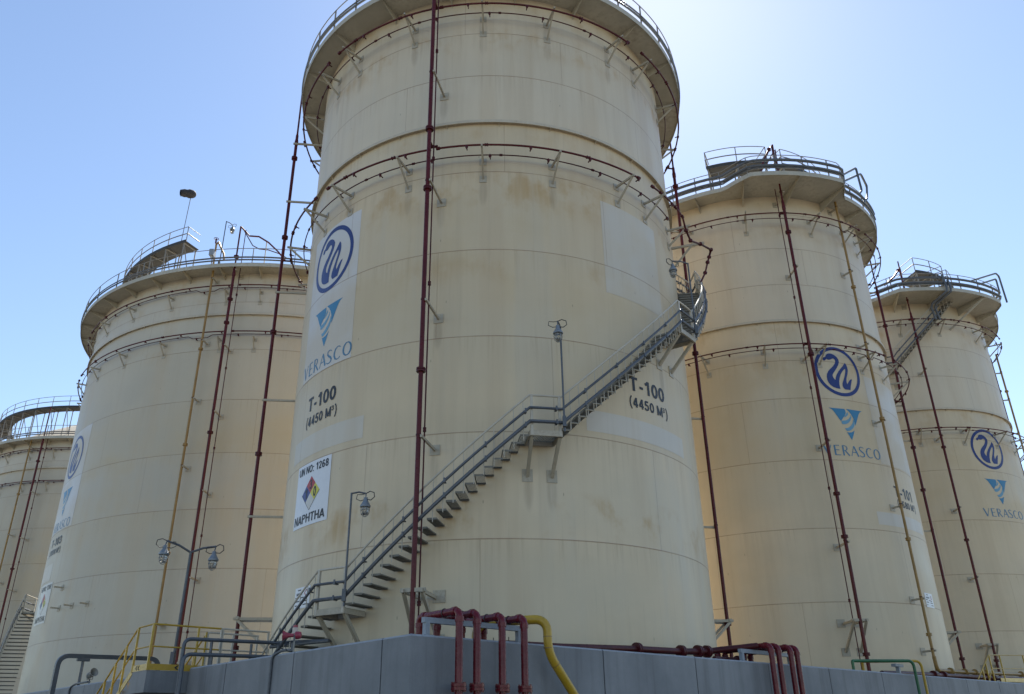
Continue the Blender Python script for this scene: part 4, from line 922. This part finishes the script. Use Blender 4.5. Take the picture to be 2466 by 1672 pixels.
rail_line(cs, [B(l0, -.72, DZ+.55), B(l0, ro, DZ+.55), B(l1-.02, ro, DZ+.55), B(ye, ro, fz(ye)+.55)], M['yellow'], .02)
part('stringer', MB().beam(B(l1-.05, ro+.0, DZ-.02), B(ye, ro, fz(ye)-.06), .02, .15), M['yellow'], cs)
posts(cs, [(B(l0, ro, DZ-.02), B(l0, ro, DZ+1.09)), (B(l1-.04, ro, DZ-.02), B(l1-.04, ro, DZ+1.09)), (B(l0, -.1, DZ), B(l0, -.1, DZ+1.09)), (B(l1, -.78, DZ), B(l1, -.78, DZ+1.09))]+[(B(l1+q, ro, fz(l1+q)-.06), B(l1+q, ro, fz(l1+q)+1.09)) for q in (.62, 1.24, 1.86, 2.48, 3.1, 3.72)], M['yellow'])
tb = part('toe_board', MB().beam(B(l0-.01, ro, DZ+.06), B(l0-.01, -.75, DZ+.06), .012, .15).beam(B(l0, ro+.01, DZ+.06), B(l1, ro+.01, DZ+.06), .012, .15), M['yellow'], cs)
def chevrons(fn_o, ex, ey, parent):
    mb = MB()
    for i in range(2):
        x0 = i*.14
        mb.prism([(x0, 0), (x0+.07, .055), (x0+.12, .055), (x0+.05, 0), (x0+.12, -.055), (x0+.07, -.055)], .006, fn_o, ex, ey)
    part('chevrons', mb, M['black'], parent)
chevrons(B(l0-.02, .42, DZ+.06), -N2, V((0, 0, 1)), tb); chevrons(B(l1-.3, ro+.02, DZ+.06), -E2, V((0, 0, 1)), tb)
part('walkway', MB().add([B(l, o_, z) for z in (DZ-.1, DZ-.02) for l, o_ in ((l0, -.31), (l1, -.31), (l1, -2.4), (l0, -2.4))], [(3, 2, 1, 0), (4, 5, 6, 7), (0, 1, 5, 4), (1, 2, 6, 5), (2, 3, 7, 6), (3, 0, 4, 7)]), M['under'], cs, smooth=False)
part('support', MB().beam(B(10.1, -2.2, 0), B(10.1, -2.2, DZ-.1), .15, .15), M['steel'], cs)
# inner flight
rail_line(cs, [B(l1, -.8, DZ+1.09), B(l1+3.2, -.8, fz(l1+3.2)+1.09)], M['yellow']); rail_line(cs, [B(l1, -.8, DZ+.55), B(l1+3.2, -.8, fz(l1+3.2)+.55)], M['yellow'], .02)
posts(cs, [(B(l1+q, -.8, fz(l1+q)-.1), B(l1+q, -.8, fz(l1+q)+1.09)) for q in (.7, 1.5, 2.4)], M['yellow'])
part('inner_stringer', MB().beam(B(l1, -.8, DZ-.05), B(l1+3.2, -.8, fz(l1+3.2)-.05), .02, .15), M['yellow'], cs)
gr = thing('guard_rail', 'pale grey rails carrying the yellow crossover on to the tank stair', 'railing', B(9.6, -1.4, DZ))
for l, a, b in ((l0, -.72, -2.15), (l1, -.8, -2.35)):
    rail_line(gr, [B(l, a, DZ+1.09), B(l, b, DZ+1.09)], M['rail'], .024); rail_line(gr, [B(l, a, DZ+.55), B(l, b, DZ+.55)], M['rail'], .02)
    for q in (a-.02, (a+b)/2 if l == l1 else a-.05, b+.03): part('post', MB().beam(B(l, q, DZ-.1), B(l, q, DZ+1.09), .05, .05, E2), M['rail'], gr)
# railing of the crossover at far right
cr = thing('crossover_steps', 'yellow railed steps behind the wall at the far right edge', 'steps', A(31, -.3, H))
rail_line(cr, [A(28.0, -.3, 3.45), A(29.75, -.3, 4.44), A(33.9, -.3, 4.62), A(38, -.3, 4.75)], M['yellow']); rail_line(cr, [A(29.0, -.25, 3.42), A(29.8, -.3, 3.92), A(34, -.3, 4.06), A(38, -.3, 4.2)], M['yellow'], .02)
for s, z in ((28.7, 3.85), (29.2, 4.12), (29.78, 4.44), (31.0, 4.48), (33.9, 4.6), (36.5, 4.7)): part('post', MB().beam(A(s, -.3, 3.3), A(s, -.3, z), .05, .05, E1), M['yellow'], cr)
part('toe_board', MB().beam(A(30.5, -.3, 3.50), A(38, -.3, 3.68), .012, .16), M['yellow'], cr)
part('deck', MB().beam(A(30.5, -.85, 3.42), A(38, -.85, 3.5), 1.0, .05), M['grate'], cr)

# ------------------------------------------------------------------ conduits, cable tray, horns by the left wall
for lab, l, zt, r in (('upper dark conduit bending over the left wall towards the stair', 8.72, 4.0, .047), ('lower dark conduit bending over the left wall towards the stair', 8.62, 3.63, .047)):
    t = thing('wall_conduit', lab, 'cable conduit', B(l, .62, 0), 'dark conduits over the left wall')
    end = P100(-45, 1.05, ff100(-45)+(.66 if zt > 3.9 else .26))
    part('duct', MB().tube(elbow_path([B(l, .62, 0), B(l, .62, zt), B(l, -1.9, zt+.04), B(l-1.6, -2.7, zt+.02), end], .2, 6), r, 8), M['dark'], t)
    for o_ in (-.1, -1.2): part('clip', MB().beam(B(l, o_, H-.05), B(l, o_, zt-.03), .08, .05), M['dark'], t)
ct = thing('cable_tray', 'broad dark cable tray arching over the left wall', 'cable tray', B(18.84, -.16, H))
mb = MB().tube(elbow_path([B(18.84, .62, 0), B(18.84, .62, 4.32), B(18.84, -2.72, 4.36), B(18.84, -2.78, .6)], .35, 8), .10, 4, rx=1.0)
part('tray', mb, M['dark'], ct)
part('post', MB().beam(B(18.84, -.16, H), B(18.84, -.16, 4.25), .07, .07), M['dark'], ct); part('bracket', MB().beam(B(18.84, -.36, 4.21), B(18.84, .05, 4.21), .12, .08), M['dark'], ct)
def horn(label, base, mouth, body_end, r, mb_mat, bell_mat, posth):
    t = thing('horn_speaker', label, 'loudspeaker', base, 'horns on the wall top')
    m_, e = V(mouth), V(body_end); d = (m_-e).normalized(); L = (m_-e).length
    q = d.to_track_quat('Z', 'Y').to_matrix().to_4x4()
    bell = MB().lathe([(r*.32, L*.35), (r*.38, L*.6), (r*.6, L*.82), (r, L), (r*1.04, L*1.0), (r*.95, L*.985), (r*.52, L*.8), (r*.3, L*.62), (r*.18, L*.5)], 18, Matrix.Translation(e) @ q, cap=False)
    part('bell', bell, bell_mat, t)
    part('driver', MB().lathe([(.01, -.02), (r*.6, 0), (r*.72, L*.12), (r*.72, L*.3), (r*.45, L*.38), (.01, L*.4)], 16, Matrix.Translation(e) @ q), mb_mat, t)
    part('cone', MB().lathe([(.005, L*.8), (r*.2, L*.74), (r*.22, L*.55)], 10, Matrix.Translation(e) @ q, cap=False), mb_mat, t)
    b = V(base); part('post', MB().beam(b, b+V((0, 0, posth)), .05, .05), M['dark'], t)
    side = d.cross(V((0, 0, 1))).normalized()*r*.72; c = e+d*L*.35
    part('yoke', MB().tube([c+side, c+side-V((0, 0, r*1.0)), c-side-V((0, 0, r*1.0)), c-side], .012, 5).tube([c-V((0, 0, r)), b+V((0, 0, posth))], .02, 6), M['dark'], t)
    return t
bz = B(17.77, -.15, H)
horn('grey horn loudspeaker on the left wall top', bz, bz+V((.16, -.12, .36)), bz+V((-.10, .06, .25)), .135, M['horngrey'], M['horngrey'], .10)
bz = B(4.53, -.1, H)
t = horn('red horn with a pale beacon on the wall by the stair foot', bz, bz+V((-.22, -.06, .36)), bz+V((.17, .0, .365)), .115, M['hornred'], M['hornred'], .2)
part('beacon', MB().lathe([(.06, .40), (.058, .42), (.062, .52), (.05, .53)], 14).move(bz+V((.03, 0, 0))), M['ivory'], t); part('beacon_cap', MB().lathe([(.052, .53), (.052, .575), (.045, .58), (.005, .582)], 14).move(bz+V((.03, 0, 0))), M['hornred'], t)
part('side_arm', MB().beam(bz+V((.05, -.07, .0)), bz+V((.05, -.07, .38)), .035, .03), M['horngrey'], t)
part('cable', MB().tube([bz+V((-.04+.10*cos(i*pi/8), -.03, .13+.11*sin(i*pi/8))) for i in range(16)], .009, 5, closed=True), M['cable'], t)
for lab, pts in (('thin dark conduit up the wall to the red horn', [B(5.17, .03, 0), B(5.17, .03, 3.36), B(4.9, -.05, 3.47), B(4.6, -.12, 3.46)]), ('thin dark conduit up the wall to the grey horn', [B(19.05, .03, 0), B(19.05, .03, 3.34), B(18.8, -.04, 3.45), B(17.8, -.12, 3.47)])):
    t = thing('thin_conduit', lab, 'cable conduit', pts[0], 'thin conduits up the wall'); part('duct', MB().tube(elbow_path(pts, .1, 4), .032, 7), M['dark'], t)
# stub brackets on the broad tank
x, y, R = TX['103']
for i, (th, z) in enumerate(((-38.4, 9.16), (-38.0, 8.09), (-32.7, 8.11), (-27.35, 8.1))):
    lab = ('upper stub bracket right of the weathered placard', 'left of three low stub brackets on the broad tank', 'middle of three low stub brackets on the broad tank', 'right of three low stub brackets on the broad tank')[i]
    t = thing('stub_bracket', lab, 'bracket', V((x, y, 0))+cyl(th, R, z), 'stub brackets on the broad tank')
    part('arm', MB().beam(V((x, y, 0))+cyl(th, R, z), V((x, y, 0))+cyl(th, R+.45, z), .07, .07), M['steel'], t)
    part('pad', MB().beam(V((x, y, 0))+cyl(th, R+.012, z-.15), V((x, y, 0))+cyl(th, R+.012, z+.15), .25, .02, cyl(th, 1, 0)), M['steel'], t)
